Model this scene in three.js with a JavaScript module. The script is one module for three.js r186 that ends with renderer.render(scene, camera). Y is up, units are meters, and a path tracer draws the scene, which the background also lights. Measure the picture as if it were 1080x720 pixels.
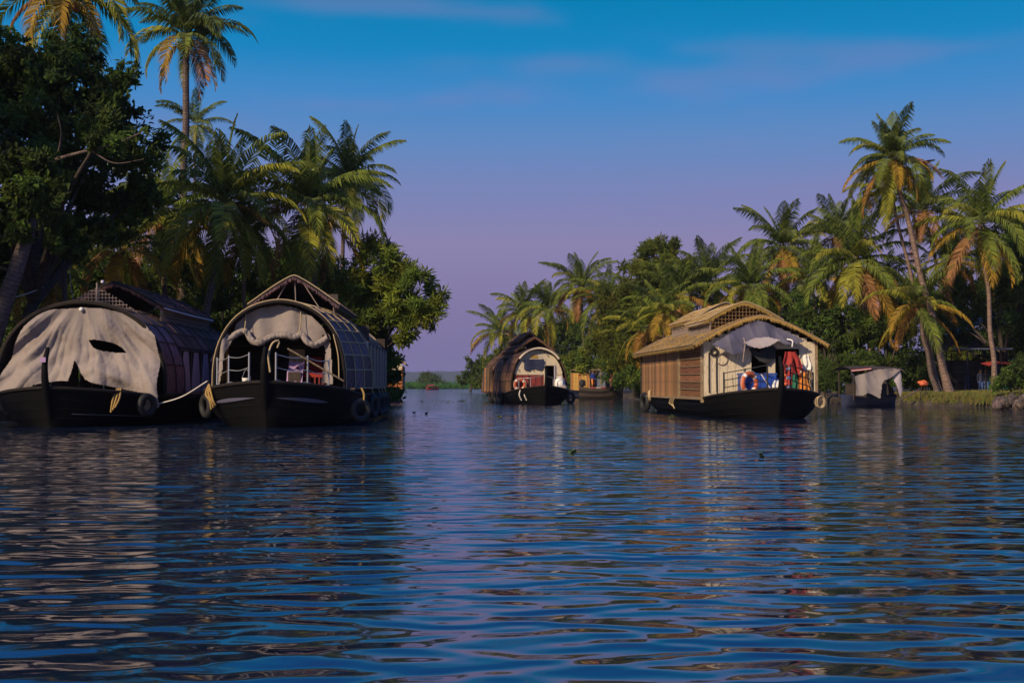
import * as THREE from 'three';
import { mergeGeometries } from 'three/addons/utils/BufferGeometryUtils.js';
import { MarchingCubes } from 'three/addons/objects/MarchingCubes.js';
import { ImprovedNoise } from 'three/addons/math/ImprovedNoise.js';

// ---------- camera, sky, sun, exposure ----------
const scene = new THREE.Scene();
const EYE = 1.2, FOC = 1298, HORIZON = 407;
const camera = new THREE.PerspectiveCamera(31, 1080 / 720, 0.1, 9000);
camera.position.set(0, EYE, 0);
const PITCH = Math.atan((HORIZON - 360) / FOC);
camera.rotation.set(PITCH, 0, 0);
const renderer = new THREE.WebGLRenderer({ antialias: true });
renderer.setSize(1024, 682);
renderer.toneMapping = THREE.LinearToneMapping;
const EXPOSURE = 0.98;
renderer.toneMappingExposure = EXPOSURE;
renderer.shadowMap.enabled = true;
const SUN = new THREE.Vector3(-0.53, 0.52, 0.67).normalize();
const sun = new THREE.DirectionalLight(new THREE.Color().setRGB(1, 0.8, 0.53), 5);
sun.position.copy(SUN).multiplyScalar(200).add(new THREE.Vector3(0, 0, -70));
sun.target.position.set(0, 0, -70); scene.add(sun.target);
sun.castShadow = true; sun.shadow.radius = 4; sun.shadow.mapSize.set(4096, 4096);
Object.assign(sun.shadow.camera, { left: -120, right: 120, top: 120, bottom: -120, near: 1, far: 500 });
scene.add(sun);

const nz = new ImprovedNoise();
const fbm = (x, y, z, o = 4) => { let s = 0, a = 0.5; for (let i = 0; i < o; i++) { s += a * nz.noise(x, y, z); x *= 2.03; y *= 2.03; z *= 2.03; a *= 0.5; } return s; };
const lerp = (a, b, t) => a + (b - a) * t, clamp = (x, a = 0, b = 1) => Math.min(b, Math.max(a, x));
const sm = (a, b, x) => { const t = clamp((x - a) / (b - a)); return t * t * (3 - 2 * t); };
function rng(seed) { let a = seed >>> 0; return () => { a |= 0; a = a + 0x6D2B79F5 | 0; let t = Math.imul(a ^ a >>> 15, 1 | a); t = t + Math.imul(t ^ t >>> 7, 61 | t) ^ t; return ((t ^ t >>> 14) >>> 0) / 4294967296; }; }
const lin = (c) => c.map((v) => { v /= 255; return v <= 0.04045 ? v / 12.92 : ((v + 0.055) / 1.055) ** 2.4; });

// evening sky: lavender haze near the horizon, clear blue above, thin pink wisps
{
  const w = 1024, h = 512, data = new Float32Array(w * h * 4);
  const stops = [[-90, [70, 70, 110]], [-2, [102, 97, 146]], [0.3, [110, 105, 152]], [3, [127, 118, 163]], [6.5, [138, 131, 174]], [9.1, [120, 133, 184]], [11.2, [97, 137, 193]], [13.3, [66, 136, 199]], [15.4, [18, 132, 192]], [17.4, [0, 127, 183]], [22, [8, 112, 188]], [35, [20, 94, 186]], [90, [20, 78, 168]]].map(([a, c]) => [a, lin(c)]);
  for (let j = 0; j < h; j++) for (let i = 0; i < w; i++) {
    const el = ((j + 0.5) / h - 0.5) * 180, az = (i / w) * 2 * Math.PI;
    let k = 0; while (k < stops.length - 2 && el > stops[k + 1][0]) k++;
    const t = sm(stops[k][0], stops[k + 1][0], el) * 0.4 + 0.6 * clamp((el - stops[k][0]) / (stops[k + 1][0] - stops[k][0]));
    const c = [0, 1, 2].map((q) => lerp(stops[k][1][q], stops[k + 1][1][q], t));
    const ca = Math.cos(az), sa = Math.sin(az);
    const wisp = sm(0.06, 0.3, fbm(ca * 3.2 + 3, el * 0.5 + 1.7 + sa * 0.6, sa * 3.2 + 9, 5)) * sm(1, 5, el) * (1 - sm(18, 40, el));
    const wc = lin([140, 128, 180]);
    for (let q = 0; q < 3; q++) c[q] = lerp(c[q], wc[q], wisp * 0.26);
    // broad glow of the low sun in the hazy air
    const d = new THREE.Vector3(-Math.cos(el * Math.PI / 180) * Math.cos(az), Math.sin(el * Math.PI / 180), -Math.cos(el * Math.PI / 180) * Math.sin(az));
    const g = Math.max(0, d.dot(SUN)); const glow = 0.5 * g ** 6;
    const o = (j * w + i) * 4;
    data[o] = (c[0] + glow * 0.9) / EXPOSURE; data[o + 1] = (c[1] + glow * 0.72) / EXPOSURE; data[o + 2] = (c[2] + glow * 0.6) / EXPOSURE; data[o + 3] = 1;
  }
  const t = new THREE.DataTexture(data, w, h, THREE.RGBAFormat, THREE.FloatType);
  t.mapping = THREE.EquirectangularReflectionMapping; t.magFilter = THREE.LinearFilter; t.minFilter = THREE.LinearFilter; t.wrapS = THREE.RepeatWrapping; t.needsUpdate = true;
  scene.background = t; scene.environment = t;
}

// ---------- helpers ----------
const V = (x, y, z) => new THREE.Vector3(x, y, z);
const cp = Math.cos(PITCH), sp = Math.sin(PITCH);
function at(px, py, d) {            // world point of a place in the photograph (1080 x 720) at a distance d straight ahead
  const u = (px - 540) / FOC, v = (360 - py) / FOC, y = v * cp + sp, z = cp - v * sp;
  return V(u / z * d, EYE + y / z * d, -d);
}
const used = {};
const numbered = (n) => { used[n] = (used[n] ?? -1) + 1; return used[n] ? n + '_' + String(used[n]).padStart(3, '0') : n; };
function tag(o, label, category, group, kind) { if (label) o.userData.label = label; if (category) o.userData.category = category; if (group) o.userData.group = group; if (kind) o.userData.kind = kind; return o; }
function thing(name, label, category, pos = V(0, 0, 0), turn = 0, group) { const g = new THREE.Group(); g.name = numbered(name); scene.add(g); g.position.copy(pos); g.rotation.y = turn; return tag(g, label, category, group); }
function part(parent, name, geo, m, pos, rot, scl) {
  const o = new THREE.Mesh(geo, m); o.name = name; o.castShadow = o.receiveShadow = true;
  if (pos) o.position.set(...(pos.toArray ? pos.toArray() : pos)); if (rot) o.rotation.set(...rot); if (scl) o.scale.set(...(Array.isArray(scl) ? scl : [scl, scl, scl]));
  parent.add(o); return o;
}
function single(name, label, category, group, geo, m, pos, rot) { const o = part(scene, numbered(name), geo, m, pos, rot); return tag(o, label, category, group); }
function struct(name, geo, m) { const o = part(scene, name, geo, m); o.userData.kind = 'structure'; return o; }
const box = (w, h, d, x = 0, y = 0, z = 0) => new THREE.BoxGeometry(w, h, d).translate(x, y, z);
const tube = (pts, r, seg = 16, rad = 6, closed = false) => new THREE.TubeGeometry(new THREE.CatmullRomCurve3(pts.map((p) => p.isVector3 ? p : V(...p)), closed), seg, r, rad, closed);
function rod(a, b, r, rad = 6, r2 = r) { a = a.isVector3 ? a : V(...a); b = b.isVector3 ? b : V(...b); const d = b.clone().sub(a), g = new THREE.CylinderGeometry(r2, r, d.length(), rad, 1); g.applyQuaternion(new THREE.Quaternion().setFromUnitVectors(V(0, 1, 0), d.normalize())); const m = a.clone().add(b).multiplyScalar(0.5); return g.translate(m.x, m.y, m.z); }
function taperTube(pts, r0, r1, seg = 20, rad = 8, fn) {
  const c = new THREE.CatmullRomCurve3(pts), g = new THREE.TubeGeometry(c, seg, 1, rad, false), p = g.attributes.position, fr = [];
  for (let i = 0; i <= seg; i++) fr.push(c.getPointAt(i / seg));
  for (let i = 0; i <= seg; i++) for (let j = 0; j <= rad; j++) { const k = i * (rad + 1) + j, t = i / seg, r = fn ? fn(t) : lerp(r0, r1, t); p.setXYZ(k, fr[i].x + (p.getX(k) - fr[i].x) * r, fr[i].y + (p.getY(k) - fr[i].y) * r, fr[i].z + (p.getZ(k) - fr[i].z) * r); }
  const uv = g.attributes.uv, L = c.getLength(); for (let k = 0; k < uv.count; k++) uv.setXY(k, uv.getX(k) * L, uv.getY(k));
  g.computeVertexNormals(); return g;
}
function grid(nu, nv, fn, keep) {   // surface from fn(u, v) -> [x, y, z]; uv in metres if fn returns 5 numbers
  const pos = [], uv = [], idx = [];
  for (let j = 0; j <= nv; j++) for (let i = 0; i <= nu; i++) { const p = fn(i / nu, j / nv, i, j); pos.push(p[0], p[1], p[2]); uv.push(p[3] ?? i / nu, p[4] ?? j / nv); }
  for (let j = 0; j < nv; j++) for (let i = 0; i < nu; i++) { if (keep && !keep((i + 0.5) / nu, (j + 0.5) / nv)) continue; const a = j * (nu + 1) + i, b = a + 1, c = a + nu + 1, d = c + 1; idx.push(a, b, d, a, d, c); }
  const g = new THREE.BufferGeometry(); g.setAttribute('position', new THREE.Float32BufferAttribute(pos, 3)); g.setAttribute('uv', new THREE.Float32BufferAttribute(uv, 2)); g.setIndex(idx); g.computeVertexNormals(); return g;
}
const merge = (a) => mergeGeometries(a.map((g) => g.index ? g.toNonIndexed() : g).map((g) => { for (const k of Object.keys(g.attributes)) if (!['position', 'normal', 'uv'].includes(k)) g.deleteAttribute(k); return g; }));

// ---------- textures and materials ----------
function tex(w, h, fn, srgb = true, rep) {
  const d = new Uint8Array(w * h * 4);
  for (let j = 0; j < h; j++) for (let i = 0; i < w; i++) { const c = fn(i / w, j / h), o = (j * w + i) * 4; for (let q = 0; q < 3; q++) d[o + q] = clamp(c[q] ?? c[0]) * 255; d[o + 3] = 255; }
  const t = new THREE.DataTexture(d, w, h); t.wrapS = t.wrapT = THREE.RepeatWrapping; t.magFilter = THREE.LinearFilter; t.minFilter = THREE.LinearMipmapLinearFilter; t.generateMipmaps = true;
  if (srgb) t.colorSpace = THREE.SRGBColorSpace; if (rep) t.repeat.set(rep, rep); t.needsUpdate = true; return t;
}
// periodic noise on a unit tile
const pn = (u, v, f, s = 0, o = 3, st = 1) => { const bl = (a, b) => fbm(a * f, b * f * st, s, o); const wu = sm(0.75, 1, u), wv = sm(0.75, 1, v); return lerp(lerp(bl(u, v), bl(u - 1, v), wu), lerp(bl(u, v - 1), bl(u - 1, v - 1), wu), wv); };
const grey = (x) => [x, x, x];
const matTone = tex(256, 256, (u, v) => { const weave = 0.5 + 0.5 * Math.sin(u * 2 * Math.PI * 24) * Math.sin(v * 2 * Math.PI * 24); return grey(0.72 + 0.45 * pn(u, v, 5, 1) + 0.3 * pn(u, v, 24, 4, 2) + 0.12 * (weave - 0.5)); });
const matBump = tex(256, 256, (u, v) => grey(0.5 + 0.25 * Math.sin(u * 2 * Math.PI * 24) * Math.sin(v * 2 * Math.PI * 24) + 0.5 * pn(u, v, 18, 2)), false);
const thatchTone = tex(256, 256, (u, v) => grey(0.7 + 0.5 * pn(u, v, 6, 3) + 0.55 * pn(u, v, 8, 7, 3, 6)));
const woodTone = tex(256, 256, (u, v) => grey(0.75 + 0.45 * pn(u, v, 3, 8, 4, 9) + 0.3 * pn(u, v, 5, 2)));
const barkTone = tex(256, 128, (u, v) => grey(0.72 + 0.4 * pn(u, v, 6, 5) + 0.07 * Math.sin(u * 2 * Math.PI * 7 + 5 * pn(u, v, 4, 3)) + 0.25 * pn(u, v, 22, 6, 2)));
const barkBump = tex(256, 128, (u, v) => grey(0.5 + 0.14 * Math.sin(u * 2 * Math.PI * 7 + 5 * pn(u, v, 4, 3)) + 0.4 * pn(u, v, 18, 6, 2)), false);
const clothTone = tex(256, 256, (u, v) => { const st = sm(0.05, 0.3, pn(u, v, 4, 11, 4)); return [0.9 - 0.07 * st + 0.05 * pn(u, v, 14, 3), 0.88 - 0.08 * st + 0.05 * pn(u, v, 14, 3), 0.86 - 0.09 * st + 0.05 * pn(u, v, 14, 3)]; });
const paintTone = tex(256, 256, (u, v) => grey(0.86 - 0.3 * sm(0.12, 0.35, pn(u, v, 5, 13, 4)) + 0.14 * pn(u, v, 20, 3, 2)));
const soilTone = tex(256, 256, (u, v) => grey(0.7 + 0.6 * pn(u, v, 6, 17, 4) + 0.4 * pn(u, v, 30, 3, 2)));
function mat(rgb, o = {}) { const { rough = 0.85, map, bump, bs, metal = 0, rep, ...r } = o; const f = (t) => { if (!t) return null; if (!rep) return t; const c = t.clone(); c.repeat.set(rep, rep); c.needsUpdate = true; return c; }; const m = new THREE.MeshPhysicalMaterial({ roughness: rough, metalness: metal, side: THREE.DoubleSide, map: f(map), bumpMap: f(bump), ...r }); if (bump) m.bumpScale = bs ?? 0.01; m.color.setRGB(...rgb); return m; }
const scaled = (c, k) => c.map((v) => v * k);
const tones = (rgb, o) => [1, 0.72, 1.3, 0.88].map((k, i) => mat(scaled(rgb, k).map((v, q) => v * (1 + 0.06 * Math.sin(i * 5 + q * 2))), o));
const M = {
  hull: mat([0.0035, 0.0035, 0.004], { rough: 0.7, specularIntensity: 0.2 }), gunwale: mat([0.014, 0.011, 0.01], { rough: 0.8, specularIntensity: 0.4 }), deck: mat([0.11, 0.07, 0.045], { map: woodTone }),
  interior: mat([0.1, 0.075, 0.06], { map: woodTone }), matPurple: tones([0.3, 0.165, 0.175], { map: matTone, bump: matBump, bs: 0.02, rough: 0.75, specularIntensity: 0.5 }), matDark: tones([0.3, 0.145, 0.12], { map: thatchTone, bump: matBump, bs: 0.02, rough: 0.85, specularIntensity: 0.4 }),
  matBrown: tones([0.28, 0.125, 0.05], { map: thatchTone, bump: matBump, bs: 0.015 }), matGold: tones([0.6, 0.36, 0.085], { map: thatchTone, bump: matBump, bs: 0.015 }), matWall: tones([0.36, 0.14, 0.055], { map: matTone, bump: matBump, bs: 0.01 }),
  under: mat([0.17, 0.12, 0.08], { map: thatchTone }), batten: mat([0.4, 0.28, 0.16], { map: woodTone }), rope: mat([0.42, 0.31, 0.17]), paleRope: mat([0.5, 0.46, 0.42]), yellowRope: mat([0.32, 0.2, 0.06]),
  bamboo: tones([0.44, 0.22, 0.09], { map: woodTone, rough: 0.6 }), lattice: mat([0.42, 0.32, 0.28], { map: woodTone }), canvas: mat([0.32, 0.28, 0.275], { map: clothTone, rough: 0.9 }), canvasCool: mat([0.5, 0.45, 0.5], { map: clothTone }), cream: mat([0.76, 0.63, 0.45], { map: paintTone, rough: 0.7 }),  // canvas: colour darkened in place of shade on the left boats
  tarpBlue: mat([0.1, 0.1, 0.17], { map: clothTone, rough: 0.7 }), curtain: mat([0.4, 0.34, 0.46], { map: clothTone }), black: mat([0.012, 0.012, 0.014], { rough: 0.75 }), rubber: mat([0.016, 0.016, 0.017], { rough: 0.7, map: soilTone }), metal: mat([0.4, 0.4, 0.42], { rough: 0.4, metal: 0.7 }), paleEdge: mat([0.6, 0.55, 0.6], { rough: 0.6 }),
  red: mat([0.4, 0.035, 0.03], { map: clothTone }), redWood: mat([0.27, 0.035, 0.03], { map: paintTone }), orange: mat([0.5, 0.1, 0.03], { rough: 0.5 }), white: mat([0.75, 0.72, 0.68], { rough: 0.6 }), blue: mat([0.025, 0.09, 0.48], { rough: 0.45, map: paintTone }), yellow: mat([0.6, 0.34, 0.08], { map: paintTone }), orangeWood: mat([0.55, 0.22, 0.06], { map: woodTone }),
  green: mat([0.02, 0.16, 0.1], { map: clothTone }), navy: mat([0.02, 0.03, 0.09], { map: clothTone }), lilac: mat([0.35, 0.22, 0.4]), blueSheet: mat([0.13, 0.14, 0.22], { rough: 0.5, map: paintTone }), darkWood: mat([0.07, 0.045, 0.035], { map: woodTone }),
  bark: mat([0.2, 0.14, 0.12], { map: barkTone, bump: barkBump, bs: 0.03 }), barkDark: mat([0.09, 0.065, 0.05], { map: barkTone, bump: barkBump, bs: 0.03 }), barkPale: mat([0.34, 0.22, 0.17], { map: barkTone, bump: barkBump, bs: 0.03 }), nut: [mat([0.32, 0.12, 0.03], { rough: 0.5 }), mat([0.24, 0.16, 0.04], { rough: 0.5 })],
  soil: mat([0.075, 0.055, 0.04], { map: soilTone, rep: 0.3 }), stone: tones([0.16, 0.11, 0.09], { map: soilTone }),
};
M.padA = mat([0.045, 0.08, 0.02], { rough: 0.5 }); M.padB = mat([0.1, 0.11, 0.03], { rough: 0.5 });
const leafMat = (rgb, tr = 0.45) => { const m = new THREE.MeshPhysicalMaterial({ roughness: 0.95, specularIntensity: 0.25, side: THREE.DoubleSide, transmission: tr, thickness: 0, vertexColors: true }); m.color.setRGB(...rgb); return m; };
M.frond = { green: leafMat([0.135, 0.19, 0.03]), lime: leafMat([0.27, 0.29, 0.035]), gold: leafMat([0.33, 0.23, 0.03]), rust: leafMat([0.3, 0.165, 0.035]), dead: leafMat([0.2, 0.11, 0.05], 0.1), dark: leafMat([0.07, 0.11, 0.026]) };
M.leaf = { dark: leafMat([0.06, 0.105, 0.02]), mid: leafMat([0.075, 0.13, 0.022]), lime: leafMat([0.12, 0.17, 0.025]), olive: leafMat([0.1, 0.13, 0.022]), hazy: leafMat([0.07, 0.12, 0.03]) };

// ---------- water ----------
{
  const r = rng(5), waves = [];
  for (let i = 0; i < 46; i++) {
    const lam = 0.14 * Math.pow(7, Math.pow(r(), 1.15)), th = (r() + r() + r() - 1.5) * 0.85 + 0.06, k = 2 * Math.PI / lam;
    waves.push({ kx: Math.sin(th) * k, kz: Math.cos(th) * k, ph: r() * 6.28, a: 0.0128 / k * (0.5 + r()) * (lam > 1.2 ? 0.75 : 1), lam, mx: 0.05 + r() * 0.16, mo: r() * 50 });
  }
  const rows = [6]; while (rows[rows.length - 1] > -900) { const z = rows[rows.length - 1], d = Math.abs(z); rows.push(z - (d < 60 ? 0.018 + 0.003 * d : 0.02 * d)); }
  const nc = 250, n = rows.length - 1;
  const g = grid(nc, n, (u, v, i, j) => {
    const z = rows[j], d = Math.abs(z), hw = 9 + d * 0.62, c = u * 2 - 1, x = hw * (c * 0.78 + 0.22 * c ** 3), step = 2 * hw / nc, zs = d < 60 ? 0.018 + 0.003 * d : 0.02 * d;
    let y = 0;
    for (const w of waves) { const fade = 1 - sm(0.28, 0.55, Math.max(zs * Math.abs(w.kz), step * Math.abs(w.kx) * 0.8) / 6.28 * 1.6); if (fade <= 0) continue; const m = 0.55 + 1.1 * nz.noise(x * w.mx, z * w.mx, w.mo); y += fade * w.a * m * Math.sin(w.kx * x + w.kz * z + w.ph + 1.1 * nz.noise(x * 0.3, z * 0.5, w.mo)); }
    return [x, y, z, x / 9, z / 9];
  });
  const comps = []; for (let i = 0; i < 40; i++) { const kz = Math.round((9 / 0.95) * Math.pow(5.5, r())), kx = Math.round((r() - 0.5) * kz * 0.9); comps.push([kx, kz, r() * 6.28, 1 / Math.hypot(kx, kz) * (0.5 + r())]); }
  const bump = tex(1024, 1024, (u, v) => { let s = 0; for (const [a, b, p, m] of comps) s += m * Math.sin(2 * Math.PI * (a * u + b * v) + p); return grey(0.5 + s * 0.9); }, false);
  const m = new THREE.MeshPhysicalMaterial({ roughness: 0.05, ior: 2.3, bumpMap: bump, bumpScale: 0.027 }); m.color.setRGB(0.006, 0.014, 0.034);
  struct('water', g, m);
}
// ---------- banks, far shore, hills ----------
function bank(name, pts, depth, side, h = 0.55) {   // pts: shoreline [x, z]; land lies on the given side (+1 right, -1 left)
  const c = new THREE.CatmullRomCurve3(pts.map(([x, z]) => V(x, 0, z))), n = pts.length * 14, prof = [[-0.25, -0.6], [0, -0.1], [0.25, 0.28], [0.7, 0.48], [1.6, 0.55], [4, 0.62], [9, 0.7], [depth, 0.9]];
  const P = c.getSpacedPoints(n);
  const g = grid(n, prof.length - 1, (u, v, i, j) => { const p = P[i], wob = j < 6 ? nz.noise(p.x * 0.7, p.z * 0.7, 3) * 0.45 : 0; const y = prof[j][1] * h / 0.55 + (j > 1 ? 0.12 * nz.noise(p.x * 0.9, p.z * 0.9 + j, 8) : 0); return [p.x + side * (prof[j][0] + wob), y, p.z, p.x + prof[j][0], p.z]; });
  return struct(name, g, M.soil);
}
bank('right_bank', [[33, -20], [31, -48], [28.5, -60], [27.5, -71], [25, -77], [23.5, -80], [21, -86], [17, -98], [11, -118], [5, -150], [-2, -200], [-5, -260]], 160, 1);
bank('left_bank', [[-22, 0], [-21.5, -30], [-18, -43], [-14.5, -53], [-11.5, -58], [-9.5, -64], [-14, -80], [-22, -110], [-40, -170], [-80, -300]], 160, -1);
struct('far_bank', grid(60, 4, (u, v) => { const x = lerp(-330, 160, u), z = -520 - v * 60; return [x, [-0.4, 0.7, 1.1, 1.3, 1.4][Math.round(v * 4)] + 0.3 * nz.noise(x * 0.05, v, 2), z + 9 * nz.noise(x * 0.01, 0, 5), x * 0.1, z * 0.1]; }), mat([0.03, 0.1, 0.05], { map: soilTone }));
struct('hills', grid(160, 10, (u, v) => { const x = lerp(-1500, 900, u), t = v; const hgt = 30 + 34 * fbm(x * 0.0016 + 4, 1, 2, 4) + 10 * fbm(x * 0.01, 3, 2, 3); return [x, hgt * Math.sin(t * Math.PI) - 1, -1700 - t * 600]; }), mat([0.04, 0.055, 0.05], {}));
scene.fog = new THREE.FogExp2(new THREE.Color().setRGB(0.55, 0.56, 0.75), 0.0001);

// ---------- foliage builders ----------
function frondGeometry(a0, bend, seed) {
  const r = rng(seed), S = 14, pos = [], col = [], spine = []; let p = V(0, 0, 0);
  const ang = (s) => a0 - bend * Math.pow(s, 1.35);
  for (let i = 0; i <= S; i++) { spine.push(p.clone()); const a = ang((i + 0.5) / S); p.add(V(Math.cos(a), Math.sin(a), 0).multiplyScalar(1 / S)); }
  const where = (s) => { const k = Math.min(S - 1e-4, s * S), i = Math.floor(k); return spine[i].clone().lerp(spine[i + 1], k - i); };
  const tri = (a, b, c, k) => { for (const q of [a, b, c]) { pos.push(q.x, q.y, q.z); col.push(k[0], k[1], k[2]); } };
  for (let i = 0; i < S; i++) {   // midrib, three-sided and tapering
    const w = (i0) => 0.0085 * (1 - 0.88 * i0 / S), a = ang(i / S), n = V(-Math.sin(a), Math.cos(a), 0);
    const ring = (j) => [spine[j].clone().add(V(0, 0, w(j))), spine[j].clone().add(V(0, 0, -w(j))), spine[j].clone().addScaledVector(n, w(j) * 1.2)];
    const A = ring(i), B = ring(i + 1), k = [1.5, 1.25, 1.3]; for (let q = 0; q < 3; q++) { const q2 = (q + 1) % 3; tri(A[q], A[q2], B[q2], k); tri(A[q], B[q2], B[q], k); }
  }
  const N = 58;
  for (let i = 0; i < N; i++) for (const sd of [-1, 1]) {
    if (r() < 0.1) continue;
    const s = 0.1 + 0.9 * (i + 0.5 * r()) / N, q = where(s), a = ang(s), t = V(Math.cos(a), Math.sin(a), 0), n = V(-Math.sin(a), Math.cos(a), 0);
    const L = (0.235 + 0.04 * r()) * (0.45 + 0.55 * Math.sin(Math.PI * clamp((s - 0.02) * 0.86 + 0.12))) * (1 - 0.45 * sm(0.8, 1, s)), al = lerp(1.15, 0.45, s) + 0.15 * (r() - 0.5);
    const dir = t.clone().multiplyScalar(Math.cos(al)).addScaledVector(V(0, 0, sd), Math.sin(al)).addScaledVector(n, 0.22).normalize();
    const mid = q.clone().addScaledVector(dir, L * 0.45), d2 = dir.clone().add(V(0, -1.0 - 0.6 * r(), 0)).normalize(), tip = mid.clone().addScaledVector(d2, L * 0.55), hw = 0.0098;
    const tw = t.clone().multiplyScalar(hw).addScaledVector(n, hw * (r() - 0.5));
    const k = 0.5 + 0.95 * r(), c = [k * (1 + 0.35 * s * r()), k, k * 0.9];
    const b1 = q.clone().addScaledVector(tw, 0.7), b2 = q.clone().addScaledVector(tw, -0.7), m1 = mid.clone().add(tw), m2 = mid.clone().sub(tw);
    tri(b1, b2, m2, c); tri(b1, m2, m1, c); tri(m1, m2, tip, c);
  }
  const g = new THREE.BufferGeometry(); g.setAttribute('position', new THREE.Float32BufferAttribute(pos, 3)); g.setAttribute('color', new THREE.Float32BufferAttribute(col, 3)); g.computeVertexNormals(); return g;
}
const D2R = Math.PI / 180;
const AGES = [[80, 22], [62, 52], [42, 78], [20, 92], [-8, 80], [-42, 46]].map(([a, b], i) => [0, 1, 2].map((v) => frondGeometry((a + [0, 6, -6][v]) * D2R, b * [1, 0.75, 1.2][v] * D2R, 40 + i * 7 + v)));
const nutGeo = new THREE.IcosahedronGeometry(0.14, 2).scale(1, 1.25, 1);
function palm(label, { base, top, len = 4.4, n = 26, seed = 1, warm = 0.4, nuts = 6, r = 0.17, bow = 0, skirt = 0.2, bark = M.bark, dark = 0, group = 'coconut palms along the banks' }) {
  warm *= 0.75; const R = rng(seed * 131 + 7), t = thing('coconut_palm', label, 'palm tree', V(base.x, base.y - 0.2, base.z), 0, group);
  const c = top.clone().sub(t.position), pts = []; const side = V(-c.z, 0, c.x).normalize();
  for (let i = 0; i <= 8; i++) { const s = i / 8; pts.push(V(c.x * (s * s * 0.35 + s * 0.65), c.y * s, c.z * (s * s * 0.35 + s * 0.65)).add(V(bow * Math.sin(Math.PI * s) + 0.06 * Math.sin(i * 2.1 + seed), 0, 0)).addScaledVector(side, 0.04 * Math.sin(i + seed))); }
  part(t, 'trunk', taperTube(pts, r, r * 0.6, 26, 9, (s) => r * (1 - 0.38 * s) + r * 0.9 * Math.exp(-s * 14) + r * 0.25 * sm(0.95, 1, s) ), bark);
  n = Math.round(n * 1.25);
  for (let i = 0; i < n; i++) {
    const age = clamp((i + 0.3) / n + (R() - 0.5) * 0.1, 0, 0.999), k = Math.min(5, Math.floor(Math.pow(age, 0.8) * (5.2 + skirt * 2.2))), geo = AGES[k][Math.floor(R() * 3)];
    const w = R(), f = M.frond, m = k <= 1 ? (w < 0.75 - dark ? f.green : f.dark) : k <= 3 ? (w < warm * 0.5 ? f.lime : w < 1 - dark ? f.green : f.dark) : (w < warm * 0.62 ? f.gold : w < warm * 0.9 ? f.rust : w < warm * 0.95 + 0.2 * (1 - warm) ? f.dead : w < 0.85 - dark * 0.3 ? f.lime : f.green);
    const ho = 0.1 + 0.18 * age;
    part(t, 'frond', geo, m, [c.x + 0.1 * Math.cos(i * 2.4), c.y + 0.25 - ho, c.z - 0.1 * Math.sin(i * 2.4)], [0.34 * (R() - 0.5), i * 2.39996 + 0.7 * (R() - 0.5), 0.3 * (R() - 0.5)], len * (0.74 + 0.4 * R()) * (k === 0 ? 0.8 : 1));
  }
  for (let i = 0; i < nuts; i++) { const a = i * 2.1 + seed, q = 0.28 + 0.12 * R(); part(t, 'coconut', nutGeo, M.nut[i % 2], [c.x + q * Math.cos(a), c.y - 0.25 - 0.4 * R(), c.z + q * Math.sin(a)], [R(), R(), R()]); }
  return t;
}
function sprigGeometry(seed, ln = 0.24, wd = 0.1, n = 9) {
  const r = rng(seed), pos = [], col = [];
  for (let i = 0; i < n; i++) {
    const a = i * 2.4 + r(), e = lerp(-0.5, 0.9, r()), d = V(Math.cos(a) * Math.cos(e), Math.sin(e), Math.sin(a) * Math.cos(e)), s = V(-Math.sin(a), 0.5 * (r() - 0.5), Math.cos(a)).normalize(), o = V(r() - 0.5, r() - 0.5, r() - 0.5).multiplyScalar(0.22);
    const L = ln * (0.7 + 0.6 * r()), W = wd * (0.7 + 0.6 * r()), m = o.clone().addScaledVector(d, L * 0.5), t = o.clone().addScaledVector(d, L).add(V(0, -0.07 * r(), 0)), up = V(0, 0.02, 0), k = 0.7 + 0.6 * r();
    const l = m.clone().addScaledVector(s, W / 2).add(up), q = m.clone().addScaledVector(s, -W / 2).add(up);
    for (const tr of [[o, l, t], [o, t, q]]) for (const p of tr) { pos.push(p.x, p.y, p.z); col.push(k * 1.05, k, k * 0.85); }
  }
  const g = new THREE.BufferGeometry(); g.setAttribute('position', new THREE.Float32BufferAttribute(pos, 3)); g.setAttribute('color', new THREE.Float32BufferAttribute(col, 3)); g.computeVertexNormals(); return g;
}
const SPRIG = [sprigGeometry(1), sprigGeometry(2), sprigGeometry(3, 0.34, 0.07)], dum = new THREE.Object3D(), tint = new THREE.Color();
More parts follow.
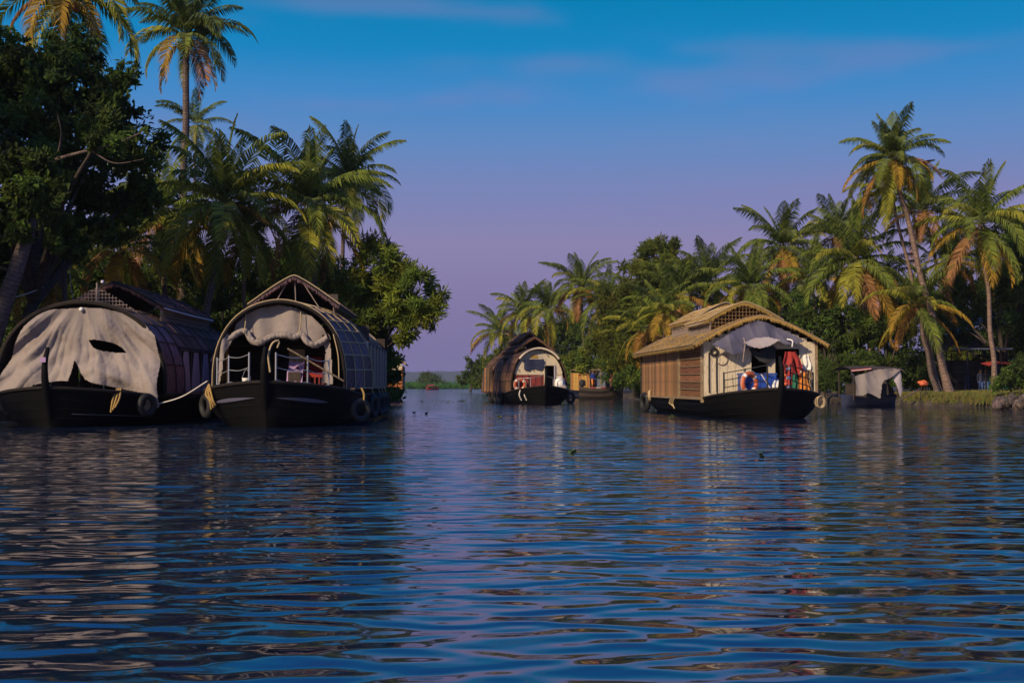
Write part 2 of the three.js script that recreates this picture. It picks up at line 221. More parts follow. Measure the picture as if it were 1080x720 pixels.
// blobs: [x, y, z, radius] in the world; a cloud of leafy sprigs gathered in clumps on and in each blob
function leaves(blobs, { seed, scale = 1, dens = 95, flat = 0.85, vary = 0.35, y0 = 0.15, o }) {
  const R = rng(seed), list = [], nrm = () => { const z = R() * 2 - 1, a = R() * 6.283, s = Math.sqrt(1 - z * z); return V(s * Math.cos(a), z, s * Math.sin(a)); };
  for (const [x, y, z, r] of blobs) {
    const sub = Math.max(7, Math.round(9 * Math.min(r, 4) ** 1.15)), per = Math.ceil(dens * r * r / sub / (scale * scale));
    for (let s = 0; s < sub; s++) {
      const d = nrm(), q = r * (0.35 + 0.65 * Math.sqrt(R())), c = V(x + d.x * q, y + d.y * q * flat, z + d.z * q), sr = r * (0.2 + 0.2 * R()) / Math.max(1, r / 4) ** 0.3, k = 1 + vary * (R() - 0.5) * 2, warm = R();
      for (let i = 0; i < per; i++) { const e = nrm(), m = sr * Math.cbrt(0.15 + 0.85 * R()) * (R() < 0.08 ? 1.35 : 1), p = c.clone().add(V(e.x * m, e.y * m * 0.75, e.z * m)); if (p.y < y0) continue; list.push([p, k * (0.8 + 0.4 * R()), warm]); }
    }
  }
  const im = new THREE.InstancedMesh(SPRIG[seed % 3], null, list.length);
  list.forEach(([p, k, w], i) => { dum.position.copy(p).sub(o); dum.rotation.set(R() * 6.28, R() * 6.28, R() * 6.28); dum.scale.setScalar(scale * (0.75 + 0.6 * R())); dum.updateMatrix(); im.setMatrixAt(i, dum.matrix); im.setColorAt(i, tint.setRGB(k * (0.9 + 0.35 * w * w), k, k * (1 - 0.25 * w))); });
  im.castShadow = im.receiveShadow = true; return im;
}
function tree(label, { base, blobs, seed, leaf = M.leaf.mid, scale = 1, dens, r = 0.25, bark = M.barkDark, name = 'broadleaf_tree', category = 'tree', group, flat, vary, limbs = true }) {
  const t = thing(name, label, category, base, 0, group), cr = leaves(blobs, { seed, scale, dens, flat, vary, o: base });
  const R = rng(seed), m = blobs.reduce((a, b) => a.add(V(b[0], b[1], b[2])), V(0, 0, 0)).multiplyScalar(1 / blobs.length).sub(base), f = V(m.x * 0.5, Math.max(0.8, m.y * 0.45), m.z * 0.5);
  const gs = [taperTube([V(0, -0.4, 0), V(m.x * 0.12, f.y * 0.4, m.z * 0.12), f], r, r * 0.6, 10, 8, (s) => r * (1 - 0.35 * s) + r * 0.7 * Math.exp(-s * 10))];
  if (limbs) for (const b of blobs) { const e = V(b[0], b[1] + b[3] * 0.2, b[2]).sub(base); gs.push(taperTube([f.clone().multiplyScalar(0.9), f.clone().lerp(e, 0.45).add(V(R() - 0.5, 0.6 * R(), R() - 0.5)), e], r * 0.5, r * 0.1, 8, 6)); }
  part(t, name === 'shrub' ? 'stem' : 'trunk', merge(gs), bark);
  cr.material = leaf; cr.name = name === 'shrub' ? 'foliage' : 'crown'; cr.userData.kind = 'stuff'; t.add(cr); return t;
}
function thicket(name, label, blobs, o) { const im = leaves(blobs, { o: V(0, 0, 0), ...o }); im.material = o.leaf; im.name = name; scene.add(im); return tag(im, label, 'undergrowth', null, 'stuff'); }
const blobAt = (d0, list) => list.map(([px, py, rp, dd = 0]) => { const d = d0 + dd, p = at(px, py, d); return [p.x, p.y, p.z, rp / FOC * d]; });
const ground = (px, d, y = 0.55) => { const p = at(px, 400, d); return V(p.x, y, p.z); };

// ---------- houseboats ----------
// local frame of a boat: z = 0 at the front of the cabin, +z towards the bow, y = 0 at the waterline
function makeHull(b, { W, Lb = 3.4, Ls = 14, mid = 0.72, bowH = 1.35, stem = 2.2, hullMat = M.hull, blunt = 2.6 }) {
  const Z0 = -Ls - 2, hw = (z) => z > -1 ? W / 2 * Math.pow(1 - clamp((z + 1) / (Lb + 1)) ** blunt, 0.75) : z < -Ls + 2 ? W / 2 * lerp(1, 0.35, clamp((-Ls + 2 - z) / 4) ** 1.6) : W / 2;
  const sheer = (z) => mid + (z > -2 ? (bowH - mid) * ((z + 2) / (Lb + 2)) ** 1.8 : 0) + (z < -Ls ? 0.5 * ((-Ls - z) / 2) ** 2 : 0);
  const prof = (f) => [Math.cos(f * Math.PI / 2) ** 0.55, 1 - f];
  const zs = []; for (let i = 0; i <= 30; i++) zs.push(lerp(Z0, -1, (i / 30))); for (let i = 1; i <= 16; i++) zs.push(lerp(-1, Lb, Math.sin(i / 16 * Math.PI / 2)));
  const g = grid(24, zs.length - 1, (u, v, i, j) => { const z = zs[j], f = Math.abs(u * 2 - 1), [cx, cy] = prof(1 - f), s = sheer(z), y = lerp(-0.55, s, cy), rake = z > -1 ? 0.55 * ((z + 1) / (Lb + 1)) * (1 - (y + 0.55) / (s + 0.55)) : 0; return [(u < 0.5 ? -1 : 1) * hw(z) * (f > 0.999 ? 1 : cx), y, z - rake, u * 6, z]; });
  part(b, 'hull', g, hullMat);
  part(b, 'deck', grid(6, zs.length - 1, (u, v, i, j) => [(u * 2 - 1) * hw(zs[j]) * 0.985, sheer(zs[j]) - 0.06, zs[j] - 0.03, u * W, zs[j]]), M.deck);
  for (const s of [-1, 1]) { const line = zs.filter((z, i) => i % 3 === 0 || i > 30).map((z) => V(s * (hw(z) + 0.02), sheer(z), z)); part(b, 'gunwale', tube(line, 0.055, 60, 6), M.gunwale); }
  part(b, 'stem_post', taperTube([V(0, bowH - 0.9, Lb - 0.45), V(0, bowH - 0.1, Lb - 0.02), V(0, lerp(bowH, stem, 0.55), Lb + 0.12), V(0, stem, Lb - 0.12)], 0.16, 0.06, 16, 8, (t) => 0.16 * (1 - 0.6 * t)), M.hull);
  const surf = (s, z, q) => { const sh = sheer(z), y = lerp(-0.55, sh, q), rake = z > -1 ? 0.55 * ((z + 1) / (Lb + 1)) * (1 - q) : 0; return V(s * hw(z) * Math.cos((1 - q) * Math.PI / 2) ** 0.55, y, z - rake); };
  for (const s of [-1, 1]) for (const q of [0.48, 0.64, 0.8]) { const pts = []; for (let i = 0; i <= 40; i++) { const p = surf(s, lerp(Z0 + 0.3, Lb - 0.06, 1 - (1 - i / 40) ** 1.6), q); p.x += s * 0.004; pts.push(p); } part(b, 'strake', tube(pts, 0.018, 70, 4), M.hull); }
  return { hw, sheer, surf };
}
// profiles: u in 0..1 from left to right -> [x, y]
const archProfile = (W, y0, H) => (u) => { const a = Math.PI * (1 - u), c = Math.cos(a), s = Math.sin(a); return [W / 2 * Math.sign(c) * Math.abs(c) ** 0.86 * (1 + 0.05 * s), y0 + H * (s ** 0.86) + 0.1 * (1 - Math.abs(c)) ** 2]; };
const gableProfile = (W, y0, H, p = 1.4) => (u) => { const c = u * 2 - 1; return [W / 2 * c, y0 + H * (1 - Math.abs(c) ** p) + 0.09 * Math.max(0, Math.abs(c) - 0.8)]; };
// mats laid on a curved roof: an under-layer, every mat a piece of its own, battens and lashings
function matRoof(b, name, prof, { u0 = 0, u1 = 1, nu = 8, z0, z1, nz: nZ, mats, seed, lift = 0.03, rib = M.batten, ridge = false, rim, slope = 0, overlap = 1.03, taper = 1, ty = 1, fringe = false, rough = 1 }) {
  const R = rng(seed), kz = (z) => lerp(1, taper, clamp((z - z0) / (z1 - z0))), ky = (z) => lerp(1, ty, clamp((z - z0) / (z1 - z0))), pt = (u, off = 0) => { const e = 0.004, a = prof(clamp(u - e)), c = prof(clamp(u + e)), t = [c[0] - a[0], c[1] - a[1]], l = Math.hypot(...t) || 1, p = prof(u); return [p[0] - t[1] / l * off, p[1] + t[0] / l * off]; };
  const roof = part(b, name, grid(40, 2, (u, v) => { const p = pt(lerp(u0, u1, u)); const z = lerp(z0, z1, v); return [p[0] * kz(z), p[1] * ky(z) + slope * (1 - v), z, u * 6, v * (z1 - z0)]; }), M.under);
  const dz = (z1 - z0) / nZ, bend = (g, c, zz) => { if (taper === 1 && ty === 1) return g; const h = g.clone(), p = h.attributes.position; for (let k = 0; k < p.count; k++) { const z = zz + p.getZ(k); p.setXY(k, (c[0] + p.getX(k)) * kz(z) - c[0] * kz(zz), (c[1] + p.getY(k)) * ky(z) - c[1] * ky(zz)); } h.computeVertexNormals(); return h; };
  for (let i = 0; i < nu; i++) {
    const ua = lerp(u0, u1, i / nu), ub = lerp(u0, u1, (i + 1) / nu), du = (ub - ua) * (overlap - 1), n = 3, th = 0.035, ring = [];
    for (let k = 0; k <= n; k++) ring.push(pt(clamp(lerp(ua - du, ub + du, k / n)), lift + th)); for (let k = n; k >= 0; k--) ring.push(pt(clamp(lerp(ua - du, ub + du, k / n)), lift));
    const cx = prof((ua + ub) / 2), sh = new THREE.Shape(ring.map((p) => new THREE.Vector2(p[0] - cx[0], p[1] - cx[1]))), geo = new THREE.ExtrudeGeometry(sh, { depth: dz * 0.985, bevelEnabled: false });
    const uv = geo.attributes.uv, ps = geo.attributes.position; for (let k = 0; k < uv.count; k++) uv.setXY(k, ps.getX(k) + ps.getY(k) + i * 0.37, ps.getZ(k) + i * 0.61);
    for (let j = 0; j < nZ; j++) { const sl = slope * (1 - (j + 0.5) / nZ), m = part(roof, 'mat_panel', bend(geo, cx, z0 + j * dz), mats[Math.floor(R() * mats.length)], [cx[0] * kz(z0 + j * dz), cx[1] * ky(z0 + j * dz) + sl + 0.012 * R(), z0 + j * dz], [rough * 0.012 * (R() - 0.5), rough * 0.012 * (R() - 0.5), rough * 0.03 * (R() - 0.5)]); m.position.z += 0.01 * (R() - 0.5); }
  }
  for (let i = 0; i <= nu; i++) { const p = pt(lerp(u0, u1, i / nu), lift + 0.055); part(roof, 'batten', tube([[p[0], p[1] + slope, z0], [p[0] * kz((z0 + z1) / 2), p[1] * ky((z0 + z1) / 2) + slope / 2 + 0.02 * (R() - 0.5), (z0 + z1) / 2], [p[0] * taper, p[1] * ty, z1]], 0.022, 6, 4), rib); }
  for (let j = 0; j <= nZ; j++) { const z = z0 + j * dz, pts = []; for (let k = 0; k <= 16; k++) { const p = pt(lerp(u0, u1, k / 16), lift + 0.06); pts.push(V(p[0] * kz(z), p[1] * ky(z) + slope * (1 - j / nZ), z + 0.03 * (R() - 0.5))); } part(roof, 'lashing', tube(pts, 0.02, 32, 4), rib); }
  if (rim) { const pts = []; for (let k = 0; k <= 24; k++) { const p = pt(lerp(u0, u1, k / 24), 0.02); pts.push(V(p[0] * taper, p[1] * ty, z1 + 0.02)); } part(roof, 'rim', tube(pts, 0.055, 48, 7), rim); }
  if (fringe) { const q = [], edge = (fn, n, out) => { for (let k = 0; k < n; k++) { const t = R(), [x, y, z] = fn(t), l = 0.07 + 0.13 * R(), w = 0.012; const dx = (R() - 0.5) * 0.06 + out[0] * 0.05, dz = (R() - 0.5) * 0.06 + out[1] * 0.05, a = out[1] ? 1 : 0; q.push(x - w * a, y, z - w * (1 - a), x + w * a, y, z + w * (1 - a), x + dx, y - l, z + dz); } }; const len = z1 - z0; for (const u of [u0, u1]) edge((t) => { const p = pt(u, 0.04); return [p[0], p[1], lerp(z0, z1, t)]; }, len * 70, [u < 0.5 ? -1 : 1, 0]); edge((t) => { const p = pt(lerp(u0, u1, t), 0.05); return [p[0], p[1], z1 + 0.04]; }, 420, [0, 1]); for (let j = 1; j < nZ; j++) edge((t) => { const p = pt(lerp(u0, u1, t), lift + 0.06); return [p[0], p[1] + 0.03, z0 + j * dz]; }, 160, [0, 1]); const g = new THREE.BufferGeometry(); g.setAttribute('position', new THREE.Float32BufferAttribute(q, 3)); g.setAttribute('uv', new THREE.Float32BufferAttribute(new Float32Array(q.length / 3 * 2), 2)); g.computeVertexNormals(); part(roof, 'thatch_fringe', g, mats[2]).userData.kind = 'stuff'; }
  return roof;
}
function ribs(b, prof, u0, u1, zs, m, r = 0.035) { for (const z of zs) { const pts = []; for (let k = 0; k <= 16; k++) { const p = prof(lerp(u0, u1, k / 16)); pts.push(V(p[0] * 0.97, p[1] - 0.06, z)); } part(b, 'roof_rib', tube(pts, r, 32, 5), m); } }
// open weave of crossed slats on a plane: every slat a piece
function latticePanel(b, pos, rot, w, hFn, step, m, r = 0.014) {
  const root = part(b, 'lattice', tube([[-w / 2, 0, 0], [0, 0, 0], [w / 2, 0, 0]], r * 1.3, 4, 4), m, pos, rot), n = Math.round(w / step);
  let top = 0; for (let i = 0; i <= n; i++) { const x = -w / 2 + w * i / n, h = hFn(x / w * 2); top = Math.max(top, h); if (h > 0.05) part(root, 'slat', rod([x, 0, 0], [x, h, 0], r, 4), m); }
  for (let y = step; y < top; y += step) { let a = null, c = null; for (let i = 0; i <= 60; i++) { const x = -w / 2 + w * i / 60; if (hFn(x / w * 2) >= y) { a ??= x; c = x; } } if (a !== null && c - a > 0.1) part(root, 'slat', rod([a, y, r], [c, y, r], r, 4), m); }
  return root;
}
const inside = (x, y, poly) => { let c = false; for (let i = 0, j = poly.length - 1; i < poly.length; j = i++) { const [a, b] = poly[i], [d, e] = poly[j]; if ((b > y) !== (e > y) && x < (d - a) * (y - b) / (e - b) + a) c = !c; } return c; };
// hanging cloth cut to an outline, with folds in depth; edge cells follow the outline
function cloth(outline, holes, zf, cell = 0.035) {
  const xs = outline.map((p) => p[0]), ys = outline.map((p) => p[1]), x0 = Math.min(...xs), x1 = Math.max(...xs), y0 = Math.min(...ys), y1 = Math.max(...ys), nu = Math.ceil((x1 - x0) / cell), nv = Math.ceil((y1 - y0) / cell);
  return grid(nu, nv, (u, v) => { const x = lerp(x0, x1, u), y = lerp(y0, y1, v); return [x + 0.012 * nz.noise(x * 9, y * 9, 1), y + 0.012 * nz.noise(x * 9, y * 9, 7), zf(x, y), x * 0.4, y * 0.4]; }, (u, v) => { const x = lerp(x0, x1, u), y = lerp(y0, y1, v); return inside(x, y, outline) && !holes.some((h) => inside(x, y, h)); });
}
const tyreGeo = new THREE.TorusGeometry(0.27, 0.1, 10, 24);
function tyre(label, pos, turn = 0, group = 'old tyres hung along the hulls as fenders', s = 1) { const o = single('tyre_fender', label, 'tyre', group, tyreGeo, M.rubber, pos, [0, turn, 0]); o.scale.setScalar(s); return o; }
const boatAt = (px, d, yaw, name, label) => thing(name, label, 'houseboat', V((px - 540) / FOC * d, 0, -d), yaw, 'thatched houseboats on the backwater');
const face = (px, d) => (x, y) => [(x - px) * d / FOC, (HORIZON - y) * d / FOC + EYE];   // photo place on the plane of the cabin front -> local x, y
const local = (b, x, y, z) => { b.updateMatrixWorld(); return b.localToWorld(V(x, y, z)); };
const crease = (x, y, s) => (1 - Math.abs(nz.noise(x * 1.9 + y * 0.9, y * 0.55 - x * 0.25, s)) * 2) ** 3;
const fold = (f, s, dz = 0.06) => (x, y) => dz * 0.7 * Math.sin(x * f + 1.8 * nz.noise(x * 0.9, y * 0.5, s)) + dz * 1.2 * nz.noise(x * 1.1, y * 0.6, s + 3) + dz * 0.5 * crease(x * 0.7, y * 0.7, s + 5) + dz * 0.1 * crease(x * 1.8, y * 1.3, s + 8);

function sideWall(b, side, W, z0, z1, yb, yt, n, fill) {   // posts with panels or curtains between them
  const dz = (z1 - z0) / n; part(b, 'wall_rail', box(0.08, 0.09, z1 - z0, side * W / 2, yb + 0.05, (z0 + z1) / 2), M.batten); part(b, 'wall_rail', box(0.08, 0.08, z1 - z0, side * W / 2, yt, (z0 + z1) / 2), M.darkWood);
  for (let i = 0; i <= n; i++) part(b, 'wall_post', box(0.09, yt - yb, 0.11, side * (W / 2 + 0.01), (yb + yt) / 2 + 0.04, z0 + i * dz), fill === 'curtain' ? M.darkWood : M.canvasCool);
  for (let i = 0; i < n; i++) { const z = z0 + (i + 0.5) * dz;
    if (fill === 'curtain') part(b, 'curtain', grid(20, 10, (u, v) => { const pin = 0.18 + 0.34 * Math.abs(v - 0.05) ** 0.7; return [side * W / 2 + 0.05 * Math.sin(u * 16) * (1 - 0.4 * v), lerp(yt - 0.06, yb + 0.12 - 0.08 * u, 1 - v), z + (u - 0.5) * dz * (0.9 - 0.5 * v) - dz * 0.1, u * 1.2, v * 1.6]; }), M.curtain);
    else for (let k = 0; k < 5; k++) part(b, 'wall_slat', box(0.05, yt - yb - 0.14, dz / 5 * 0.86, side * W / 2, (yb + yt) / 2 + 0.04, z - dz / 2 + (k + 0.5) * dz / 5), k === 2 ? M.interior : M.bamboo[(k + i) % 4]); }
}
function cabinBack(b, W, z, yb, yt, m = M.interior) { part(b, 'partition', box(W * 0.94, yt - yb, 0.06, 0, (yb + yt) / 2, z), m); }

// --- A: leftmost boat, front closed with a crumpled canvas ---
{
  const d = 39, px = 89, W = 5.15, b = boatAt(px, d, 2.2 * D2R, 'houseboat', 'dark houseboat at far left, its arched front closed with crumpled pale canvas'), F = face(px, d);
  const { sheer, surf } = makeHull(b, { W: W * 0.98, Lb: 3.6, Ls: 15, mid: 0.8, bowH: 1.15, stem: 2.3 });
  { const pts = []; for (let i = 0; i <= 14; i++) { const p = surf(1, lerp(3.3, 0.2, i / 14), 0.56); p.x += 0.03; p.z += 0.02; pts.push(p); } part(b, 'white_line', tube(pts, 0.012, 30, 4), M.tarpBlue); }  // thin pale tube standing in for the highlight reflected along the hull
  const pr = archProfile(W, 0.95, 2.75);
  matRoof(b, 'front_roof', pr, { z0: -2.2, z1: 0.35, nu: 11, nz: 2, mats: M.matPurple, seed: 11, rim: M.gunwale, rib: M.darkWood, rough: 1.8 });
  matRoof(b, 'main_roof', pr, { u0: 0.17, u1: 0.83, z0: -14, z1: -2.2, nu: 9, nz: 9, mats: M.matDark, seed: 12, rib: M.darkWood, rough: 2.2, fringe: true });
  for (const s of [-1, 1]) sideWall(b, s, W * 0.95, -13.5, -2.3, 0.9, 2.45, 7, 'curtain');
  cabinBack(b, W, -13.6, 0.8, 3.1);
  const up = gableProfile(3.3, 3.85, 0.85, 1.25);
  matRoof(b, 'upper_roof', up, { z0: -11.5, z1: -3.2, nu: 6, nz: 6, mats: M.matDark, seed: 13, rim: M.gunwale, rib: M.darkWood, rough: 2.2, fringe: true });
  for (const s of [-1, 1]) { latticePanel(b, [s * 1.55, 3.35, -7.3], [0, Math.PI / 2, 0], 8, () => 0.5, 0.16, M.lattice); part(b, 'eave_trim', tube([[s * 1.68, 3.88, -11.5], [s * 1.68, 3.86, -7], [s * 1.68, 3.88, -3.2]], 0.035, 12, 6), M.paleEdge); }
  latticePanel(b, [-0.05, 3.52, -1.4], [0, 0, 0], 2.6, (x) => 0.14 + 0.92 * (1 - Math.abs(x) ** 1.2) * 0.85, 0.115, M.lattice, 0.016);
  part(b, 'lattice_post', rod([-0.05, 3.5, -1.38], [-0.05, 4.6, -1.38], 0.035), M.lattice); part(b, 'finial', new THREE.SphereGeometry(0.06, 10, 8), M.paleEdge, [0.12, 4.62, -1.38]);
  part(b, 'front_lamp', new THREE.SphereGeometry(0.07, 12, 10), M.white, [...F(89, 327), 0.42]);
  const f1 = fold(3.4, 2, 0.1);
  const outline = [[8, 396], [22, 362], [30, 344], [42, 331], [60, 327], [89, 325], [112, 326], [133, 331], [152, 341], [166, 354], [171, 380], [174, 405], [177, 428], [168, 437], [160, 432], [152, 424], [151, 413], [138, 411], [122, 407], [108, 404], [97, 400], [84, 380], [80, 402], [66, 402], [52, 404], [43, 406], [40, 416], [30, 419], [19, 421], [8, 416], [0, 410]].map(([x, y]) => F(x, y));
  const slit = [[96, 359], [104, 358.5], [114, 360], [124, 363], [131, 367], [136, 372], [124, 372], [111, 370.5], [102, 367]].map(([x, y]) => F(x, y));
  const belly = F(118, 395);
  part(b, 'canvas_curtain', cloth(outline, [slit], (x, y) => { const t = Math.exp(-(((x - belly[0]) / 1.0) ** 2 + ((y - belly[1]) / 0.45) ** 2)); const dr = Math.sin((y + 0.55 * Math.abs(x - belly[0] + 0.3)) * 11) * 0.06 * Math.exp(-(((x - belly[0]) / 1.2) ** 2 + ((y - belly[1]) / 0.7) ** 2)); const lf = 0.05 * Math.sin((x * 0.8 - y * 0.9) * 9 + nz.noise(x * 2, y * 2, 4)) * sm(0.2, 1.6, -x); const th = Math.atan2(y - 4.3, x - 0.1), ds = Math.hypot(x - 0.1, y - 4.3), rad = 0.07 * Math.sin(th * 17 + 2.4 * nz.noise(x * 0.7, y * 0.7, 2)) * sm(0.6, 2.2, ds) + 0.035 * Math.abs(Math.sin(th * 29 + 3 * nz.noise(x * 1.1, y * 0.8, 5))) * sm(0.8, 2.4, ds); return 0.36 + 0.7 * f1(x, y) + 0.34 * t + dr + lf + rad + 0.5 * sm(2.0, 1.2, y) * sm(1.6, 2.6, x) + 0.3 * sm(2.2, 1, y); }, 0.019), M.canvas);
  const mark = part(b, 'stem_patch', box(0.16, 0.14, 0.03, 0, 1.95, 3.88), M.lilac);
  part(b, 'cabin_floor', box(W * 0.9, 0.08, 13, 0, 0.86, -7), M.interior);
  single('anchor_rope', 'frayed brown rope dangling from the crumpled canvas boat\'s bow', 'rope', null, merge([0, 1, 2].map((k) => tube([local(b, 1.62 + k * 0.05, 1.12, 2.1), local(b, 1.6 + k * 0.09, 0.8, 2.5), local(b, 1.55 + k * 0.06, 0.42 + k * 0.07, 2.52)], 0.03, 10, 5))), M.yellowRope);
  single('mooring_rope', 'pale mooring rope slung between the two left houseboats', 'rope', null, tube([local(b, 2.45, 0.62, 1.0), local(b, 3.3, 0.85, 1.3), local(b, 4.3, 1.35, 2.1)], 0.022, 20, 5), M.paleRope);
  tyre('old tyre low on the far left houseboat\'s bow', local(b, 2.35, 0.62, 1.5), 1.0);
}
// --- B: second boat, arched front open under a gathered curtain ---
{
  const d = 38.5, px = 297, W = 5.15, b = boatAt(px, d, 2.6 * D2R, 'houseboat', 'houseboat with open arched front, gathered cream curtain and purple mat roof'), F = face(px, d);
  const { hw, sheer, surf } = makeHull(b, { W: W * 0.9, Lb: 3.5, Ls: 14, mid: 0.92, bowH: 1.32, stem: 2.3, blunt: 3 });
  for (const s of [-1, 1]) part(b, 'bow_marking', grid(20, 4, (u, v) => { const w = 0.03 * Math.sin(Math.PI * u) ** 0.8, p = surf(s, lerp(3.42, 2.1, u), 0.76 - 0.02 * u + (v - 0.5) * w * 2); p.x += s * 0.035; p.z += 0.04; return [p.x, p.y, p.z]; }), M.tarpBlue);
  const pr = archProfile(W, 1.15, 2.62);
  matRoof(b, 'front_roof', pr, { z0: -2.6, z1: 0.5, nu: 18, nz: 3, mats: M.matPurple, seed: 21, rim: M.gunwale, rib: M.rope, taper: 0.77, ty: 0.98 });
  matRoof(b, 'main_roof', pr, { u0: 0.16, u1: 0.84, z0: -14, z1: -2.6, nu: 9, nz: 8, mats: M.matPurple, seed: 22, rib: M.rope, rough: 2, fringe: true });
  ribs(b, pr, 0, 1, [-2.5], M.darkWood);
  for (const s of [-1, 1]) sideWall(b, s, W * 0.95, -13.6, -2.7, 1.1, 2.65, 6, 'slat');
  cabinBack(b, W, -4.2, 1, 3.3); cabinBack(b, W, -13.7, 1, 3.2, M.darkWood);
  part(b, 'cabin_floor', box(W * 0.9, 0.06, 14, 0, 1.12, -6.6), M.deck);
  const up = gableProfile(2.9, 3.78, 0.95, 1.2);
  matRoof(b, 'upper_roof', (u) => { const p = up(u); return [p[0] + 0.15, p[1]]; }, { z0: -8.2, z1: -1.6, nu: 6, nz: 5, mats: M.matPurple, seed: 23, rim: M.gunwale, rib: M.rope, rough: 2, fringe: true });
  for (const s of [-1, 1]) { latticePanel(b, [0.15 + s * 1.25, 3.3, -5], [0, Math.PI / 2, 0], 6, () => 0.5, 0.17, M.lattice); part(b, 'eave_trim', tube([[0.15 + s * 1.48, 3.8, -8.2], [0.15 + s * 1.48, 3.78, -5], [0.15 + s * 1.48, 3.8, -1.6]], 0.03, 12, 6), M.gunwale); }
  for (const k of [-0.55, 0.05, 0.65]) part(b, 'gable_strut', rod([0.15 + k * 1.3, 3.72, -1.7], [0.15 + k * 0.4, 4.62, -1.7], 0.02, 5), M.lattice);
  part(b, 'gable_back', box(2.3, 0.75, 0.04, 0.15, 4.05, -4.6), M.interior);
  // curtain: drape, rolled hem, side falls, tie cords
  const f2 = fold(7.5, 5, 0.06), drape = [[246, 357], [250, 343], [262, 331], [276, 325], [294, 322], [312, 325], [328, 333], [340, 345], [348, 358], [332, 362], [318, 354], [300, 352], [284, 357], [271, 358], [262, 349]].map(([x, y]) => F(x, y));
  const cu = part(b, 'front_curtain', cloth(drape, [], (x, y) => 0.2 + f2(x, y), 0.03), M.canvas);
  const hem = [[242, 359], [251, 353], [261, 350], [267, 359], [275, 362], [284, 357], [293, 354], [304, 354], [312, 356], [319, 353], [325, 361], [333, 364], [341, 360], [347, 355]].map(([x, y], i) => { const p = F(x, y); return V(p[0], p[1], 0.36 + 0.04 * Math.sin(i * 2)); });
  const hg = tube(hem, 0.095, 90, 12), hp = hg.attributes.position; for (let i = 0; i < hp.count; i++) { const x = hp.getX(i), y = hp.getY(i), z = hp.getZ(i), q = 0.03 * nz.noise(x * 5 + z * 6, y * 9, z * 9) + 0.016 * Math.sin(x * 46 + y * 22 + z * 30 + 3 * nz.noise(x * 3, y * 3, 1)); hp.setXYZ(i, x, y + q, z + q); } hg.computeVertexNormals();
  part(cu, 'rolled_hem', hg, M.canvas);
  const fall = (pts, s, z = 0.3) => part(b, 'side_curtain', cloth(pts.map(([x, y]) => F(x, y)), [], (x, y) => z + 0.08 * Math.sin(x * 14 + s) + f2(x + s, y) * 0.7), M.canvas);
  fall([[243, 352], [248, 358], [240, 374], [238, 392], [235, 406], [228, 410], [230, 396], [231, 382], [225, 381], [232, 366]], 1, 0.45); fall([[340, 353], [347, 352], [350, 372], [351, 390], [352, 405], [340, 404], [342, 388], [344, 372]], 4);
  for (const x of [261, 318]) part(b, 'tie_cord', tube([V(...F(x, 329), 0.36), V(...F(x, 340), 0.4), V(...F(x - 1, 352), 0.5)], 0.016, 8, 4), M.rope);
  part(b, 'tie_cord', tube([V(...F(353, 353), 0.6), V(...F(358, 375), 0.6), V(...F(359, 400), 0.55)], 0.02, 10, 4), M.rope);
  // bow railing
  const posts = [[236, 1.3], [251, 1.9], [276, 2.6], [304, 2.6], [333, 1.8], [351, 1.0]].map(([x, z]) => V(F(x, 0)[0] * (1 - z / 40), 1.02 + 0.28 * (z / 3), z));
  for (const p of posts) part(b, 'railing_post', rod([p.x, p.y - 0.1, p.z], [p.x, p.y + 0.92, p.z], 0.03, 7), M.metal);
  for (const h of [0.12, 0.48, 0.86]) for (let i = 0; i < posts.length - 1; i++) { if (i === 2) continue; const a = posts[i], c = posts[i + 1], m = a.clone().lerp(c, 0.5); part(b, 'railing_bar', tube([[a.x, a.y + h, a.z], [m.x, m.y + h - 0.06, m.z], [c.x, c.y + h, c.z]], 0.016, 10, 5), M.metal); }
  part(b, 'mooring_hook', tube([[0.12, 1.6, 3.2], [0.08, 2.1, 3.25], [0.2, 2.45, 3.2], [0.36, 2.5, 3.1], [0.3, 2.3, 3.1]], 0.03, 16, 6), M.rope);
  part(b, 'bow_pole', rod([0.5, 2.3, 2.4], [2.1, 1.35, 1.9], 0.028, 6), M.batten);
  // on board
  const ch = thing('lounge_chair', 'red cane lounge chair inside the open arched houseboat', 'chair', local(b, 0.75, 1.15, -1.1), 0.2);
  part(ch, 'seat', new THREE.BoxGeometry(0.75, 0.14, 0.6, 2, 1, 2), M.red, [0, 0.4, 0]); part(ch, 'backrest', box(0.78, 0.55, 0.08), M.red, [0, 0.72, -0.3], [-0.2, 0, 0]); for (const s of [-1, 1]) { part(ch, 'armrest', box(0.09, 0.06, 0.66), M.redWood, [s * 0.41, 0.62, 0]); for (const z of [-0.28, 0.28]) part(ch, 'leg', box(0.06, 0.6, 0.06), M.redWood, [s * 0.4, 0.3, z]); } for (let k = 0; k < 5; k++) part(ch, 'front_slat', box(0.05, 0.3, 0.03), M.redWood, [-0.28 + k * 0.14, 0.18, 0.3]);
  const dr = thing('draped_seat', 'purple cloth over a wooden seat behind the bow post', 'seat', local(b, 0.35, 1.15, -0.6), 0); part(dr, 'seat_box', box(0.4, 0.5, 0.4), M.darkWood, [0, 0.25, 0]); part(dr, 'cloth', grid(12, 12, (u, v) => [(u - 0.5) * 0.5, 0.56 + 0.3 * sm(0, 0.3, 0.3 - v) - 0.45 * sm(0.6, 1, v) + 0.02 * Math.sin(u * 14), (v - 0.5) * 0.5]), M.lilac); part(dr, 'back_board', box(0.5, 0.75, 0.05), M.batten, [0, 0.85, -0.25]);
